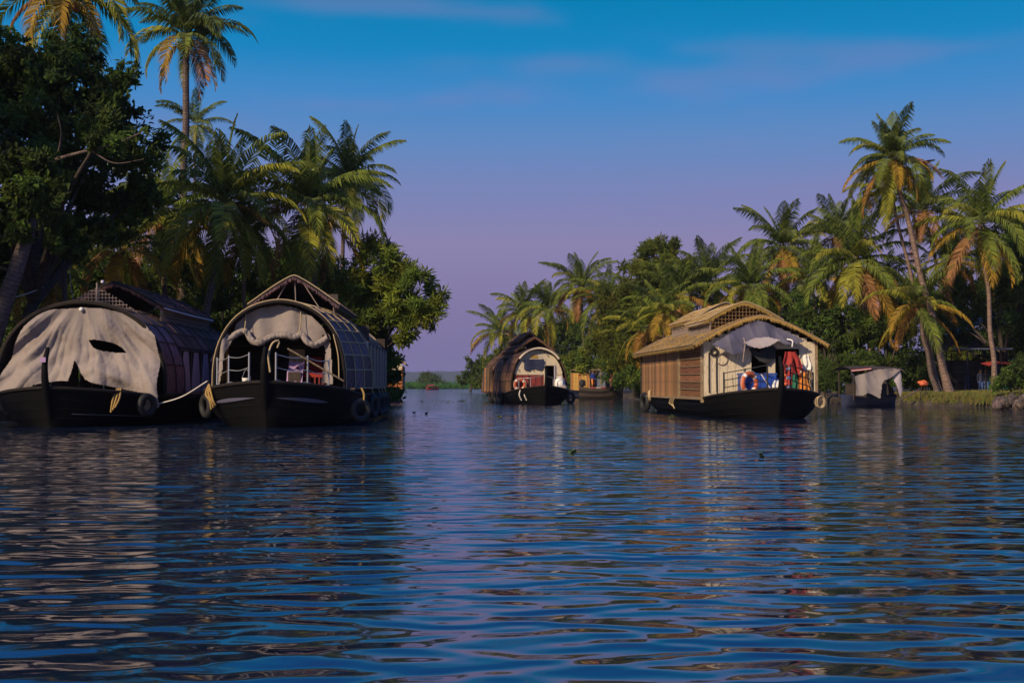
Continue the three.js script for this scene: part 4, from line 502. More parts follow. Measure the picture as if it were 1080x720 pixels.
{
  const d = 112, k = d / FOC, b = thing('rowing_boat', 'brown wooden rowing boat with upswept black bow and two people', 'boat', V((634 - 540) * k, 0, -d), -0.12), L = 46 * k;
  const sheer = (t) => 1.0 + 0.62 * sm(0.5, 1, t) * t + 0.15 * sm(0.3, 0, t), hw = (t) => 0.8 * Math.sin(Math.PI * clamp(0.13 + 0.87 * t)) ** 0.7;
  const shell = (i) => grid(26, 3, (u, v) => { const f = lerp(i / 5, (i + 1) / 5, v) , y = lerp(-0.25, sheer(u), f), w = hw(u) * Math.sin(Math.PI / 2 * (0.25 + 0.75 * f)) + 0.012 * (i % 2); return [(u - 0.5) * L - 0.25 * (1 - f) * u * u, y, w]; });
  for (const s of [1, -1]) for (let i = 0; i < 5; i++) part(b, 'hull_plank', shell(i).scale(1, 1, s), [M.gunwale, M.gunwale, M.darkWood, M.gunwale, M.darkWood][i]);
  part(b, 'bottom', grid(20, 2, (u, v) => [(u - 0.5) * L * 0.96, 0.75, (v - 0.5) * 1.6 * hw(u)]), M.darkWood);
  part(b, 'bow_piece', taperTube([V(L * 0.42, 0.2, 0), V(L * 0.5, 1.3, 0), V(L * 0.47, 2.0, 0)], 0.16, 0.06, 10, 7), M.black); part(b, 'bow_sheath', grid(8, 6, (u, v) => { const t = lerp(0.84, 0.995, u), f = lerp(0.1, 1, v); return [(t - 0.5) * L, lerp(-0.2, sheer(t) + 0.02, f), (hw(t) + 0.03) * Math.sin(Math.PI / 2 * (0.25 + 0.75 * f))]; }), M.black);
  for (const t of [0.25, 0.5, 0.72]) part(b, 'thwart', box(0.25, 0.05, 1.6 * hw(t), (t - 0.5) * L, 0.85, 0), M.darkWood);
  const car = thing('cargo_sacks', 'low pale sacks lying in the rowing boat', 'sacks', local(b, -0.2, 0.85, 0.1)); for (let i = 0; i < 3; i++) part(car, 'sack', new THREE.IcosahedronGeometry(0.3, 2).scale(1.2, 0.55, 0.8), i === 1 ? M.canvas : M.redWood, [-0.5 + i * 0.48, 0.12, 0.05 * i]);
  const drk = thing('outboard_motor', 'dark motor on the stern of the rowing boat', 'motor', local(b, -L * 0.44, 0.9, 0)); part(drk, 'cowling', new THREE.IcosahedronGeometry(0.28, 2).scale(1, 1.3, 0.8), M.black, [0, 0.55, 0]); part(drk, 'shaft', rod([-0.1, -0.6, 0], [0, 0.4, 0], 0.07), M.black);
  person('person in a blue shirt and orange wrap standing in the rowing boat', local(b, -0.75, 0.9, 0.05), 0.9, standing([...armBent(1), ...armBent(-1)]), (x, y) => y > 1.43 ? skin : y > 0.93 ? [0.02, 0.045, 0.3] : y > 0.4 ? [0.7, 0.2, 0.04] : skin);
  person('person in a pink shirt near the bow of the rowing boat', local(b, L * 0.24, 0.85, 0), 2.4, standing([...armDown(1), ...armBent(-1)]), (x, y) => y > 1.43 ? skin : y > 0.82 ? [0.5, 0.1, 0.12] : y > 0.45 ? [0.25, 0.07, 0.06] : skin);
}
// --- small covered boat at the right bank ---
{
  const d = 70, k = d / FOC, b = thing('covered_boat', 'small moored boat under a pale ragged cloth with red trimmed roof', 'boat', V((916 - 540) * k, 0, -d), 0.25), F = (x, y) => [(x - 916) * k, (HORIZON - y) * k + EYE];
  part(b, 'hull', grid(22, 10, (u, v) => { const t = Math.abs(u * 2 - 1), w = Math.sqrt(Math.max(0, 1 - t ** 4)); return [(u - 0.5) * 3.4, lerp(-0.3, 0.55 + 0.2 * t ** 3, Math.abs(Math.cos(v * Math.PI)) ** 0.5), 1.0 * Math.cos(v * Math.PI) * w]; }), M.navy);
  for (const x of [-1.4, 0, 1.35]) for (const z of [-0.8, 0.8]) part(b, 'roof_post', rod([x, 0.4, z], [x, 2.1, z], 0.04), M.darkWood);
  const rt = (u, v) => [(u - 0.5) * 3.4, 2.15 + 0.2 * Math.sin(Math.PI * (0.25 + 0.55 * u)) - 0.22 * (v * 2 - 1) ** 2, (v - 0.5) * 2.2];
  part(b, 'roof', grid(14, 8, rt), M.darkWood); for (const [j, m] of [[0, M.red], [0.035, M.white], [0.07, M.red]]) part(b, 'roof_trim', tube([[-1.72, 2.08 - j, 1.14], [-1.2, 2.13 - j, 1.15], [-0.5, 2.2 - j, 1.15]], 0.03, 10, 5), m);
  const f6 = fold(6, 12, 0.06);
  part(b, 'cover_cloth', cloth([[888, 397], [902, 393], [912, 390], [926, 389], [934, 389], [941, 390], [931, 398], [928, 399], [921, 401], [918, 406], [916, 420], [908, 416], [902, 414], [896, 417], [889, 417]].map(([x, y]) => F(x, y)), [], (x, y) => 1.1 + f6(x, y) + 0.1 * sm(2, 1, y)), M.canvas);
  part(b, 'cover_cloth', cloth([[937, 390], [943, 391], [945, 412], [942, 419], [938, 405], [935, 400]].map(([x, y]) => F(x, y)), [], (x, y) => 0.95 + f6(x + 3, y)), M.canvasCool);
  part(b, 'inner_board', box(2.6, 0.8, 0.05, 0.1, 0.95, -0.4), M.interior);
}
// --- far red boat ---
{
  const d = 380, k = d / FOC, b = thing('far_boat', 'tiny red boat on the water before the far bank', 'boat', V((456 - 540) * k, 0, -d), 0.3);
  part(b, 'hull', grid(16, 8, (u, v) => { const t = Math.abs(u * 2 - 1), w = Math.sqrt(Math.max(0, 1 - t ** 3)); return [(u - 0.5) * 4, lerp(-0.3, 0.7 + 0.5 * t ** 3, Math.abs(Math.cos(v * Math.PI)) ** 0.5), 0.8 * Math.cos(v * Math.PI) * w]; }), M.redWood);
  part(b, 'canopy', grid(8, 8, (u, v) => [-0.6 + (u - 0.5) * 2.2, 1.2 + 0.5 * Math.sin(Math.PI * v), (v - 0.5) * 1.4]), M.redWood); for (const x of [-1.6, 0.4]) for (const z of [-0.6, 0.6]) part(b, 'canopy_post', rod([x, 0.3, z], [x, 1.3, z], 0.05), M.darkWood);
}
// ---------- palms ----------
const GL = 'coconut palms on the left bank', GR = 'coconut palms on the right bank';
function P(label, x, y, bx, d, o) { return palm(label, { base: ground(bx, d, 0.5), top: at(x, y, d), ...o }); }
// left bank
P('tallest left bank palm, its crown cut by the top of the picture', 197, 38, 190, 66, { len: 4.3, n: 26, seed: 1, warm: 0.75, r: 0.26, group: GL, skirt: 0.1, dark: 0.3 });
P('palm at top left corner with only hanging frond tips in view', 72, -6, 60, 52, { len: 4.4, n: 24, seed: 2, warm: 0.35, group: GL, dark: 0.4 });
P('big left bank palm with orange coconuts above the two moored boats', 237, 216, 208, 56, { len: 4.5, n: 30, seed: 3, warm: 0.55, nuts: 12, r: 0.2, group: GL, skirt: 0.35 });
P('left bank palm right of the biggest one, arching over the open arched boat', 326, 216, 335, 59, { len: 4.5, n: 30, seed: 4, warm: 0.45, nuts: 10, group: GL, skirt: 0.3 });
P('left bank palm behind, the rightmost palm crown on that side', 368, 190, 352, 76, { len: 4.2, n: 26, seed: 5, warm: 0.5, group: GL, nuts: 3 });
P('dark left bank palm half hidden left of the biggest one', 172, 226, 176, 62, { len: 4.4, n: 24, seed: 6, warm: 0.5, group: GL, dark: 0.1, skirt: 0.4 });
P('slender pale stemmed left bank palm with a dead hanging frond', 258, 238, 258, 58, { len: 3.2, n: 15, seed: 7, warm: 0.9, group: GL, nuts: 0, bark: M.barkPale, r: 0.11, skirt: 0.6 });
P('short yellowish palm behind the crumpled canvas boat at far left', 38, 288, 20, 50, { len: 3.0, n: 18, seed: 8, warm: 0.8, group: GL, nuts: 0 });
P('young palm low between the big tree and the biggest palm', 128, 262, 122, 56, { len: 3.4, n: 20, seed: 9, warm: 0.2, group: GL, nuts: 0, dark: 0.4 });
P('small light green palm crown beside the tallest palm\'s stem', 206, 132, 203, 84, { len: 3.0, n: 16, seed: 10, warm: 0.2, group: GL, nuts: 0, r: 0.1 });
// right bank
P('tallest right bank palm leaning left over the water', 941, 168, 1003, 78, { len: 3.6, n: 36, seed: 21, warm: 0.6, nuts: 8, r: 0.22, bow: -0.25, group: GR, skirt: 0.3, bark: M.barkPale });
P('leaning right bank palm just behind the tallest one', 940, 204, 993, 80, { len: 3.3, n: 20, seed: 22, warm: 0.6, r: 0.15, group: GR, skirt: 0.4, bark: M.barkPale, bow: -0.3 });
P('right bank palm near the picture edge with orange hanging fronds', 1036, 238, 1050, 77, { len: 4.6, n: 30, seed: 23, warm: 0.85, nuts: 6, group: GR, skirt: 0.45, bark: M.barkPale });
P('wide right bank palm with golden drooping fronds above the green bushes', 903, 276, 925, 84, { len: 5.0, n: 30, seed: 24, warm: 0.7, nuts: 10, group: GR, skirt: 0.35, bark: M.barkPale });
P('palm with its crown cut by the right picture edge', 1074, 262, 1078, 88, { len: 4.4, n: 26, seed: 41, warm: 0.5, group: GR, skirt: 0.3 });
P('short palm in the gap between the leaning stems and the edge palm', 1004, 276, 1010, 92, { len: 4.2, n: 26, seed: 42, warm: 0.4, group: GR, skirt: 0.3 });
P('low right bank palm with rust fronds at the foot of the leaning stems', 968, 322, 990, 79, { len: 3.7, n: 22, seed: 25, warm: 0.8, group: GR, skirt: 0.4, bow: -0.2 });
P('right bank palm behind the leaning ones with a bare dark frond', 974, 222, 1012, 92, { len: 4.6, n: 22, seed: 26, warm: 0.3, group: GR });
P('upright right bank palm left of the golden drooping one', 883, 248, 880, 98, { len: 4.4, n: 26, seed: 27, warm: 0.35, group: GR });
P('tall right bank palm left of centre of the grove with brown skirt', 826, 262, 824, 97, { len: 4.6, n: 30, seed: 28, warm: 0.6, nuts: 6, group: GR, skirt: 0.5 });
P('right bank palm directly behind the golden houseboat\'s upper roof', 790, 304, 788, 92, { len: 4.2, n: 26, seed: 29, warm: 0.4, group: GR });
P('lime right bank palm between the tall tree and the golden houseboat', 748, 300, 748, 104, { len: 4.6, n: 28, seed: 30, warm: 0.65, group: GR });
P('arching right bank palm just right of the tall broadleaf tree', 716, 312, 712, 101, { len: 4.6, n: 28, seed: 31, warm: 0.8, group: GR, skirt: 0.4 });
P('feathery palm left of the tall broadleaf tree, its plume in the sky', 612, 303, 618, 128, { len: 4.8, n: 28, seed: 32, warm: 0.5, group: GR, skirt: 0.4 });
P('palm above the right part of the mid channel houseboat', 640, 316, 642, 124, { len: 4.4, n: 24, seed: 33, warm: 0.8, group: GR, skirt: 0.3 });
P('palm above the left part of the mid channel houseboat', 578, 326, 582, 145, { len: 4.8, n: 26, seed: 34, warm: 0.55, group: GR });
P('third palm from the left end of the right bank grove', 553, 330, 556, 158, { len: 4.8, n: 26, seed: 35, warm: 0.6, group: GR });
P('leftmost palm of the right bank grove, drooping over the water', 527, 350, 532, 168, { len: 4.8, n: 26, seed: 36, warm: 0.3, group: GR });
P('low golden palm before the dark bushes behind the tall tree', 682, 350, 680, 100, { len: 3.8, n: 22, seed: 37, warm: 0.9, group: GR, nuts: 0, skirt: 0.3 });
P('low lime palm beside the golden houseboat\'s left roof edge', 700, 330, 702, 94, { len: 3.6, n: 20, seed: 38, warm: 0.7, group: GR, nuts: 0 });
P('young palm between the upright and the wide golden palm', 858, 292, 858, 92, { len: 4.0, n: 22, seed: 39, warm: 0.6, group: GR, nuts: 0, skirt: 0.4 });
P('short palm under the wide golden one on the right bank', 930, 300, 940, 86, { len: 3.4, n: 20, seed: 40, warm: 0.4, group: GR, nuts: 0 });

// ---------- broadleaf trees ----------
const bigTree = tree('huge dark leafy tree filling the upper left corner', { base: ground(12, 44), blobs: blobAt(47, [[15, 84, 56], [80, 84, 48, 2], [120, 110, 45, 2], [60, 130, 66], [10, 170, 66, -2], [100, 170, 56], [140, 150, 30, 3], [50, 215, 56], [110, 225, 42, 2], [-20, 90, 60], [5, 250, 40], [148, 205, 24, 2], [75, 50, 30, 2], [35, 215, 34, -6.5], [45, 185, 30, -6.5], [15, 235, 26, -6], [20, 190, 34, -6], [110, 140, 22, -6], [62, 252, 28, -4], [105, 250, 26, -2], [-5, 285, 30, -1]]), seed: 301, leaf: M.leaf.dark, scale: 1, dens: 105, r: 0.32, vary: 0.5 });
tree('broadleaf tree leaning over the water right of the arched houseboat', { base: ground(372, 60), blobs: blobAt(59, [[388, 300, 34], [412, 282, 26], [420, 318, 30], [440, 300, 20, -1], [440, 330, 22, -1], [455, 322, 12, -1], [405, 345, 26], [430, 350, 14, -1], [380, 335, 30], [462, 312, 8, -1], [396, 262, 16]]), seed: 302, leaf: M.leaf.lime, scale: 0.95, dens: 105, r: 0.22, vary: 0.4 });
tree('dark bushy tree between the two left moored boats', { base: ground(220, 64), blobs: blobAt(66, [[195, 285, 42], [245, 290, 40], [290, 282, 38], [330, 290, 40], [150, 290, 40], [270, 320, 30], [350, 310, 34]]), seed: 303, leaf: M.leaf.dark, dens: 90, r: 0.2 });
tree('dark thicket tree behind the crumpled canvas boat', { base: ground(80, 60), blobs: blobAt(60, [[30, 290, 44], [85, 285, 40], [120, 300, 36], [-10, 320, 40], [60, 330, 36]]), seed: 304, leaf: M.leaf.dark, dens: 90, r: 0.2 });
tree('tall dense broadleaf tree rising above the right bank grove', { base: ground(672, 108), blobs: blobAt(108, [[690, 270, 20], [705, 262, 14], [672, 292, 26], [705, 292, 24], [652, 312, 22], [680, 325, 32], [655, 345, 30], [700, 340, 28, -2], [724, 285, 13], [640, 365, 26, -3], [672, 370, 30, -4], [692, 258, 9]]), seed: 305, leaf: M.leaf.olive, scale: 1.25, dens: 110, r: 0.35, vary: 0.35 });
tree('bright green bush behind the mid channel houseboat', { base: ground(628, 122), blobs: blobAt(121, [[625, 372, 18], [608, 380, 14], [645, 382, 16, -2], [632, 358, 14]]), seed: 306, leaf: M.leaf.lime, scale: 1.2, r: 0.12 });
tree('mid green rounded tree left of the wide golden palm', { base: ground(868, 84), blobs: blobAt(84, [[866, 342, 24], [850, 330, 18], [888, 336, 20], [905, 350, 22], [870, 370, 24], [900, 375, 22], [925, 372, 18], [840, 318, 14, 2]]), seed: 307, leaf: M.leaf.mid, scale: 1.1, r: 0.2 });
tree('dark green tree behind the small covered boat', { base: ground(935, 82), blobs: blobAt(83, [[925, 345, 22], [945, 350, 20], [910, 388, 18, -1], [950, 385, 22, 0], [880, 395, 16, 0], [972, 390, 14, 2]]), seed: 308, leaf: M.leaf.dark, scale: 1.1, r: 0.2 });
tree('broad dark tree at the right edge behind the shelter', { base: ground(1072, 82), blobs: blobAt(83, [[1070, 290, 30], [1090, 260, 30], [1050, 310, 22, 2], [1080, 330, 32], [1062, 360, 24, 3], [1100, 370, 40, 2], [1015, 308, 18, 8], [990, 322, 18, 8], [1020, 330, 20, 5], [1000, 345, 22, 6], [1030, 365, 22, 7], [990, 375, 20, 7], [1085, 400, 22, 1]]), seed: 309, leaf: M.leaf.dark, scale: 1.1, r: 0.28 });
tree('leafy tree in the gap between two palms above the golden roof', { base: ground(815, 100), blobs: blobAt(101, [[815, 315, 20], [840, 325, 20], [800, 335, 22], [770, 340, 24], [745, 345, 24], [825, 350, 24], [722, 355, 20]]), seed: 310, leaf: M.leaf.mid, scale: 1.2, r: 0.2 });
tree('dark low tree behind the rowing boat', { base: ground(655, 112), blobs: blobAt(110, [[660, 392, 14], [678, 390, 16, -3], [668, 400, 12, -5], [645, 395, 10]]), seed: 311, leaf: M.leaf.dark, scale: 1.15, r: 0.12 });
tree('hazy tree at the left end of the right bank grove', { base: ground(545, 165), blobs: blobAt(166, [[560, 355, 14], [545, 362, 13], [530, 372, 13], [575, 355, 16], [590, 350, 18, -6], [518, 385, 10], [600, 345, 16, -10], [610, 368, 14, -14]]), seed: 312, leaf: M.leaf.olive, scale: 1.5, r: 0.25 });
tree('low bluish tree at the far tip of the right bank', { base: ground(496, 215), blobs: blobAt(216, [[497, 392, 10], [508, 382, 9], [489, 398, 8], [505, 396, 12], [515, 394, 10], [494, 381, 5]]), seed: 313, leaf: M.leaf.hazy, scale: 1.8, r: 0.2 });
tree('rounded tree on the far bank seen down the channel', { base: ground(452, 525, 1), blobs: blobAt(525, [[452, 397, 6], [446, 400, 5], [459, 400, 5], [453, 402, 7], [466, 404, 4]]), seed: 314, leaf: M.leaf.hazy, scale: 3.6, r: 0.4 });
// unseen trees added past the left frame edge to shade big tree and boats
{ const R = rng(71), lb = [], rb = [];
  for (let px = -70; px <= 390; px += 24) for (const [y, r] of [[300, 34], [345, 34], [385, 26]]) lb.push([px + 20 * R(), y + 16 * (R() - 0.5) + (px > 340 ? 25 : 0), r, 6 * R()]);
  for (let px = 503; px < 620; px += 13) { const t = (px - 503) / 117; for (let y = lerp(384, 338, t); y < 408; y += 16) rb.push([px + 6 * R(), y + 6 * R(), lerp(9, 15, t), lerp(100, 38, t) + 8 * R()]); }
  for (let px = 625; px <= 1110; px += 22) { const t = (px - 625) / 485, dd = lerp(38, 0, t); for (const [y, r] of [...(px > 900 ? [[304, 18]] : []), ...(px > 740 ? [[328, 18]] : []), [352, 20], [380, 18], [400, 14]]) rb.push([px + 12 * R(), y + 10 * (R() - 0.5), r, dd + 4 * R()]); }
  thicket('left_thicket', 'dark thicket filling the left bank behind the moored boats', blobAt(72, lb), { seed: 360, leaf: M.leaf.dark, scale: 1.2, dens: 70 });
  thicket('right_thicket', 'dense undergrowth below the right bank palms', blobAt(93, rb), { seed: 361, leaf: M.leaf.mid, scale: 1.3, dens: 80 }); }
[[-27, -24, 11], [-25, -39.5, 20], [-25, -16, 9]].forEach(([x, z, h], i) => tree(['nearest of the shade trees beyond the left picture edge', 'tallest shade tree beyond the left picture edge', 'lowest shade tree beyond the left picture edge'][i], { base: V(x, 0.5, z), blobs: [[x, h * 0.72, z, h * 0.3], [x + 2, h * 0.5, z + 2, h * 0.28], [x - 2, h * 0.5, z - 2, h * 0.28], [x + 1, h * 0.32, z - 2, h * 0.22]], seed: 320 + i, leaf: M.leaf.dark, scale: 1.3, dens: 80, r: 0.3, group: 'shade trees on the left bank' }));
// ---------- shrubs along the banks ----------
[['shrub at the water behind the crumpled canvas boat', 150, 55, 330, 26, 'dark'], ['shrub between the biggest palm and the arched boat', 215, 60, 335, 28, 'dark'], ['shrub under the leaning broadleaf tree by the arched boat', 380, 62, 372, 26, 'dark'], ['shrub at the end of the left bank by the distant houseboat', 398, 63, 392, 16, 'dark'], ['shrub just left of the small covered boat', 872, 80, 400, 16, 'dark'], ['shrub behind the golden houseboat\'s stern', 668, 96, 398, 14, 'mid'], ['shrub right of the mid channel houseboat', 606, 124, 394, 12, 'lime'], ['shrub between rowing boat and golden houseboat', 690, 98, 402, 14, 'mid'], ['shrub at the right edge above the stone heap', 1076, 70, 395, 22, 'dark'], ['shrub behind the leaning palm feet', 968, 84, 398, 14, 'mid'], ['olive shrub between the leaning palms and the shelter', 1012, 88, 385, 20, 'olive'], ['shrub below the leftmost grove palm', 520, 175, 398, 10, 'olive'], ['shrub under the grove left of the mid channel boat', 540, 160, 392, 14, 'mid'], ['shrub hidden partly by the mid channel boat roof', 580, 140, 385, 18, 'olive']].forEach(([label, px, d, py, rp, lf], i) => tree(label, { name: 'shrub', category: 'shrub', group: 'shrubs along the water', base: ground(px, d, 0.35), blobs: blobAt(d, [[px, py, rp], [px - rp * 0.8, py + rp * 0.3, rp * 0.7], [px + rp * 0.8, py + rp * 0.25, rp * 0.7]]), seed: 340 + i, leaf: M.leaf[lf], scale: Math.max(0.9, d / 95), dens: 85, r: 0.06, limbs: false }));
// ---------- grass, water plants, stones ----------
{
  const bl = new THREE.BufferGeometry(), pos = [], R = rng(9); for (let k = 0; k < 7; k++) { const a = R() * 6.28, l = 0.1 + 0.13 * R(), w = 0.014, c = Math.cos(a), s = Math.sin(a), q = 0.5 * l; pos.push(-s * w, 0, c * w, s * w, 0, -c * w, c * q, l, s * q); } bl.setAttribute('position', new THREE.Float32BufferAttribute(pos, 3)); bl.computeVertexNormals();
  const L = []; for (let i = 0; i < 9000; i++) { const d = 70 + 12 * R(), px = 945 + 140 * R(), p = at(px, 400, d); L.push(p); }
  const shore = (z) => { const T = [[31, -48], [28.5, -60], [27.5, -71], [25, -77], [23.5, -80], [21, -86]]; for (let i = 0; i < 5; i++) if (z <= T[i][1] && z >= T[i + 1][1]) return lerp(T[i][0], T[i + 1][0], (z - T[i][1]) / (T[i + 1][1] - T[i][1])); return 60; };
  const keep = L.map((p) => [p, p.x - shore(p.z)]).filter(([, e]) => e > 0.1 && e < 9), m = mat([0.14, 0.14, 0.025], { transmission: 0.25, thickness: 0 });
  const im = new THREE.InstancedMesh(bl, m, keep.length); keep.forEach(([p, e], i) => { dum.position.set(p.x, e < 0.7 ? e * 0.7 : 0.46 + 0.02 * e, p.z); dum.rotation.set(0, R() * 6.28, 0); dum.scale.setScalar(0.9 + R()); dum.updateMatrix(); im.setMatrixAt(i, dum.matrix); im.setColorAt(i, tint.setRGB(0.7 + 0.7 * R(), 0.8 + 0.4 * R(), 0.7)); });
  im.name = 'bank_grass'; im.castShadow = im.receiveShadow = true; scene.add(im); tag(im, 'yellowish green grass on the right bank by the palm feet', 'grass', null, 'stuff');
  // reeds and grass along the far bank
  const L2 = []; for (let i = 0; i < 5000; i++) L2.push(V(lerp(-230, 60, R()), 0.4, -519 - 14 * R())); const im2 = new THREE.InstancedMesh(SPRIG[2], M.leaf.hazy, L2.length); L2.forEach((p, i) => { dum.position.set(p.x, 0.4 + 1.4 * R(), p.z); dum.rotation.set(R() * 6, R() * 6, R() * 6); dum.scale.setScalar(3 + 2 * R()); dum.updateMatrix(); im2.setMatrixAt(i, dum.matrix); im2.setColorAt(i, tint.setRGB(0.6 + 0.3 * R(), 1.3 + 0.3 * R(), 0.7)); }); im2.name = 'far_reeds'; scene.add(im2); tag(im2, 'green reeds along the far bank', 'reeds', null, 'stuff');
}
[['larger floating plant clump left of the mid channel boat', 486, 423.5, 10, 26], ['long thin mat of floating plants in mid channel', 468, 424, 24, 30], ['small floating plant clump nearest the arched boat', 444, 424, 6, 14], ['lone floating plant below the mid channel houseboat', 527, 441, 7, 16], ['tiny floating plant in the open middle water', 604, 481, 5, 10], ['tiny plant floating before the golden houseboat', 802, 482, 4, 8], ['plant tuft floating by the golden houseboat\'s stern', 708, 441, 6, 14], ['speck of floating plant left of centre', 437, 437, 4, 8], ['speck of floating plant beside the lone one', 450, 437, 3, 6], ['long distant streak of floating plants', 425, 425, 10, 14]].forEach(([label, px, py, w, n], i) => {
  const d = EYE * FOC / (py - HORIZON), k = d / FOC, R = rng(60 + i), t = thing('water_plant', label, 'water plant', V((px - 540) * k, 0, -d), 0, 'floating plants on the channel');
  const leaf = new THREE.CircleGeometry(0.5, 8).scale(1, 1.25, 1).rotateX(-1.1), s = Math.max(0.07, 1.2 * k);
  for (let j = 0; j < n; j++) part(t, 'leaf', leaf, j % 3 ? M.padA : M.padB, [(R() - 0.5) * w * k * (R() < 0.5 ? 1 : 0.5), 0.02 + 0.1 * R(), (R() - 0.5) * w * k * 0.9], [0.4 * (R() - 0.5), R() * 6.28, 0.3 * (R() - 0.5)], s * (0.7 + 0.8 * R()) * 1.05);
});
single('floating_leaf', 'dark leaf floating at the bottom edge of the picture', 'leaf', null, grid(8, 6, (u, v) => [(u - 0.5) * 0.1, 0.03 + 0.02 * Math.sin(u * 3), (v - 0.5) * 0.07 * Math.sin(Math.PI * u)]), M.black, V(at(1014, 716, 5).x, 0.0, -EYE * FOC / (716 - HORIZON)));
{ const R = rng(88); for (let i = 0; i < 46; i++) { const px = 1048 + 42 * R(), d = 60 + 6 * R(), p = at(px, 400, d), s = 0.14 + 0.18 * R(), g = new THREE.IcosahedronGeometry(1, 2), a = g.attributes.position; for (let k = 0; k < a.count; k++) { const f = 1 + 0.3 * nz.noise(a.getX(k) * 1.4 + i, a.getY(k) * 1.4, a.getZ(k) * 1.4); a.setXYZ(k, a.getX(k) * f * 1.25, a.getY(k) * f * 0.75, a.getZ(k) * f); } g.computeVertexNormals(); const o = single('bank_stone', 'rough brown stone in the heap at the right edge of the bank', 'stone', 'stones heaped on the right bank', g, M.stone[i % 4], [p.x, 0.15 + 0.55 * R() * R() * sm(1048, 1070, px) + 0.1, p.z], [R() * 6, R() * 6, R() * 6]); o.scale.setScalar(s); } }
// ---------- shelter on the right bank ----------
{
  const d = 84, k = d / FOC, b = thing('shelter', 'open dark shelter with slanting blue sheet roof on the right bank', 'shelter', V((1030 - 540) * k, 0.6, -d)), X = (x) => (x - 1030) * k, Y = (y) => (HORIZON - y) * k + EYE - 0.6;
  part(b, 'roof', grid(12, 4, (u, v) => [lerp(X(990), X(1052), u), lerp(Y(373), Y(366), u) + 0.03 * Math.sin(u * 60) + 0.25 * (1 - v) * 0.6, lerp(1.2, -2.2, v)]), M.blueSheet); part(b, 'roof_edge', box(X(1052) - X(990), 0.09, 0.06, 0, Y(369.5) + 0.08, 1.24), M.blueSheet, null, [0, 0, 0]);
  for (const x of [993, 1015, 1050]) for (const z of [1, -2]) part(b, 'post', rod([X(x), -0.3, z], [X(x), Y(371), z], 0.05), M.darkWood);
  part(b, 'back_wall', box(X(1052) - X(992), 2.4, 0.06, X(1022), 1.2, -2.1), M.interior); part(b, 'curtain', hang(0.5, 2, 3), M.navy, [X(1017), 2.1, 0.6]); part(b, 'green_sheet', cloth([[X(1040), 0.05], [X(1040), 1.25], [X(1064), 1.3], [X(1066), 0.05]], [], fold(5, 6, 0.06), 0.06), M.green, [0, 0, 0.3]);
  const u = thing('red_awning', 'small red awning over the green sheet by the shelter', 'awning', V(X(1050) + b.position.x, 0.6, -d + 0.6)); part(u, 'sheet', grid(10, 6, (a, c) => [(a - 0.5) * 2.2, 2.0 + 0.3 * Math.sin(Math.PI * (0.15 + a * 0.7)) - 0.2 * c, (c - 0.5) * 1.4 + 0.3]), M.red); for (const x of [-1, 1]) part(u, 'pole', rod([x, -0.2, 0.3], [x, 2.1, 0.3], 0.03), M.darkWood);
  person('person in dark top and blue trousers standing under the blue roofed shelter', V(X(1029) + b.position.x, 0.62, -d + 0.9), 0.3, standing([...armDown(1), ...armDown(-1)]), (x, y) => y > 1.43 ? skin : y > 0.9 ? [0.02, 0.025, 0.06] : y > 0.1 ? [0.06, 0.1, 0.26] : skin);
  person('second person in blue trousers beside the green sheet', V(X(1036) + b.position.x, 0.62, -d + 0.7), -0.4, standing([...armDown(1), ...armBent(-1)]), (x, y) => y > 1.43 ? skin : y > 0.9 ? [0.015, 0.02, 0.03] : y > 0.1 ? [0.04, 0.1, 0.22] : skin);
  const r2 = thing('house', 'house with grey blue gable roof among the trees at right', 'house', V((1040 - 540) * 92 / FOC, 0.6, -94)); part(r2, 'wall', box(5, 4.6, 4, 0.8, 2.2, -1), M.interior); for (const s of [-1, 1]) part(r2, 'roof_slope', box(3.6, 0.1, 4.6), M.blueSheet, [0.8 + s * 1.5, 5.05, -1], [0, 0, -s * 0.48]); part(r2, 'window', box(0.9, 0.9, 0.06, 0.2, 3, 1.03), M.black);
}
single('orange_bundle', 'orange bundle on the bank left of the leaning palm feet', 'bundle', null, (() => { const g = new THREE.IcosahedronGeometry(0.24, 3), a = g.attributes.position; for (let k = 0; k < a.count; k++) { const f = 1 + 0.35 * nz.noise(a.getX(k) * 5, a.getY(k) * 5, a.getZ(k) * 5); a.setXYZ(k, a.getX(k) * f * 1.3, a.getY(k) * f * 0.8, a.getZ(k) * f); } g.computeVertexNormals(); return g; })(), M.orange, at(974, 404, 76.5));
{ const s = thing('bundle_stand', 'crossed wooden sticks holding up the orange bundle', 'stand', at(974, 405, 76.5).setY(0.4)); for (const x of [-0.25, 0.2]) part(s, 'stick', rod([x, -0.3, 0], [x * 0.4, 0.8, 0], 0.035), M.darkWood); part(s, 'stick', rod([-1.9, -0.2, 0.3], [-0.3, 0.55, 0.1], 0.05), M.bark); }
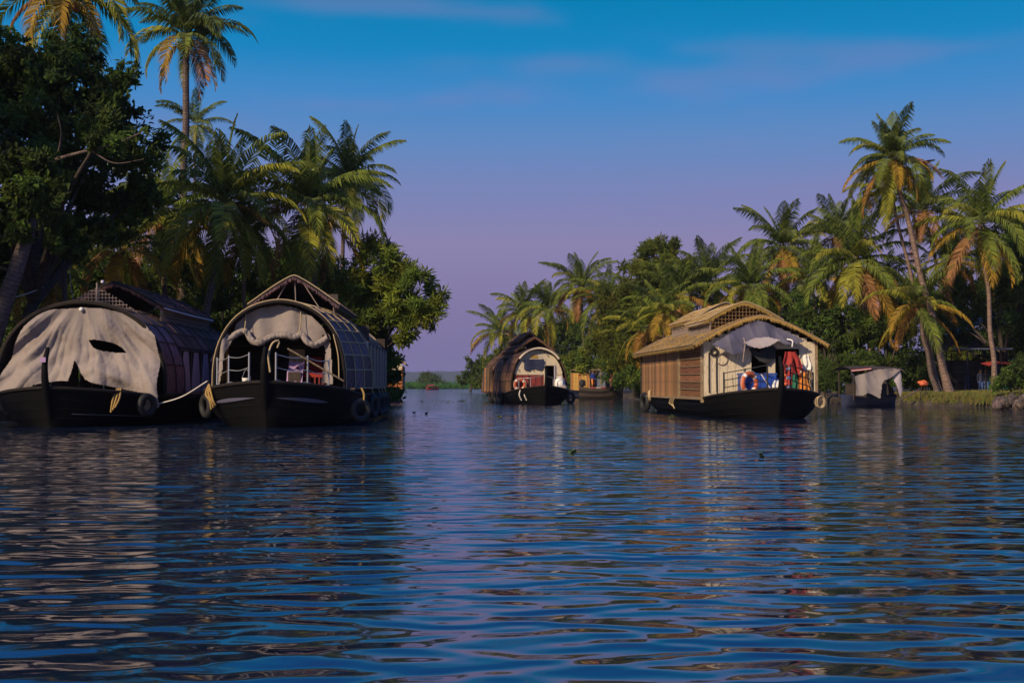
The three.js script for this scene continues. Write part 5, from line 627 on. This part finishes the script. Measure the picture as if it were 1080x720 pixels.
// ---------- pole, wires and house at the left ----------
{
  const b = thing('wooden_pole', 'bare wooden pole with cross arm behind the crumpled canvas boat', 'pole', ground(68, 47, 0.4)), k = 47 / FOC; part(b, 'shaft', taperTube([V(0, -0.3, 0), V(-0.03, 2.4, 0), V(-0.08, 5.9, 0)], 0.12, 0.09, 12, 9), M.bark); part(b, 'cross_arm', rod([-0.55, 3.9, 0.1], [0.7, 3.85, 0.1], 0.045), M.orangeWood); part(b, 'stay_wire', tube([[0.15, 5.6, 0.05], [0.22, 4.6, 0.1], [0.5, 3.5, 0.2]], 0.012, 10, 4), M.paleRope);
  single('leaning_trunk', 'thick bare leaning trunk at the far left edge', 'tree trunk', null, taperTube([at(-12, 372, 41), at(5, 318, 41), at(18, 280, 41), at(30, 240, 41.5), at(36, 200, 42)], 0.3, 0.2, 20, 10), M.bark);
  single('slack_cable', 'slack pale cable crossing the far left edge above the boat', 'cable', null, tube([at(-10, 318, 43), at(16, 313, 43), at(35, 307, 44), at(55, 298, 46)], 0.02, 16, 4), M.paleRope);
  const h = thing('eave_corner', 'thatched hut corner poking in at the left edge', 'hut', at(-14, 283, 43).setY(0.5)); const y = at(0, 282, 43).y - 0.5; part(h, 'roof', box(1.35, 0.06, 2.4), M.matGold[1], [-0.05, y + 0.14, 0], [0, 0, -0.3]); part(h, 'roof', box(1.35, 0.06, 2.4), M.matGold[1], [-1.3, y + 0.14, 0], [0, 0, 0.3]); part(h, 'eave_board', box(1.2, 0.07, 0.08, 0.05, y - 0.1, 1.1), M.paleEdge); for (const x of [-1.7, -0.6, 0.3]) part(h, 'post', rod([x, -0.4, 0.8], [x, y - 0.1, 0.8], 0.06), M.bark);
}
part(bigTree, 'branch', merge([taperTube([at(30, 185, 43.5), at(60, 168, 42), at(95, 158, 41.5), at(125, 150, 41), at(148, 140, 41)], 0.1, 0.025, 20, 7), taperTube([at(95, 158, 41.5), at(120, 172, 41.2), at(150, 168, 41)], 0.04, 0.012, 12, 5), taperTube([at(60, 168, 42), at(64, 140, 41.6), at(60, 120, 41.5)], 0.05, 0.015, 12, 5)]).translate(-bigTree.position.x, -bigTree.position.y, -bigTree.position.z), M.bark);
renderer.render(scene, camera);
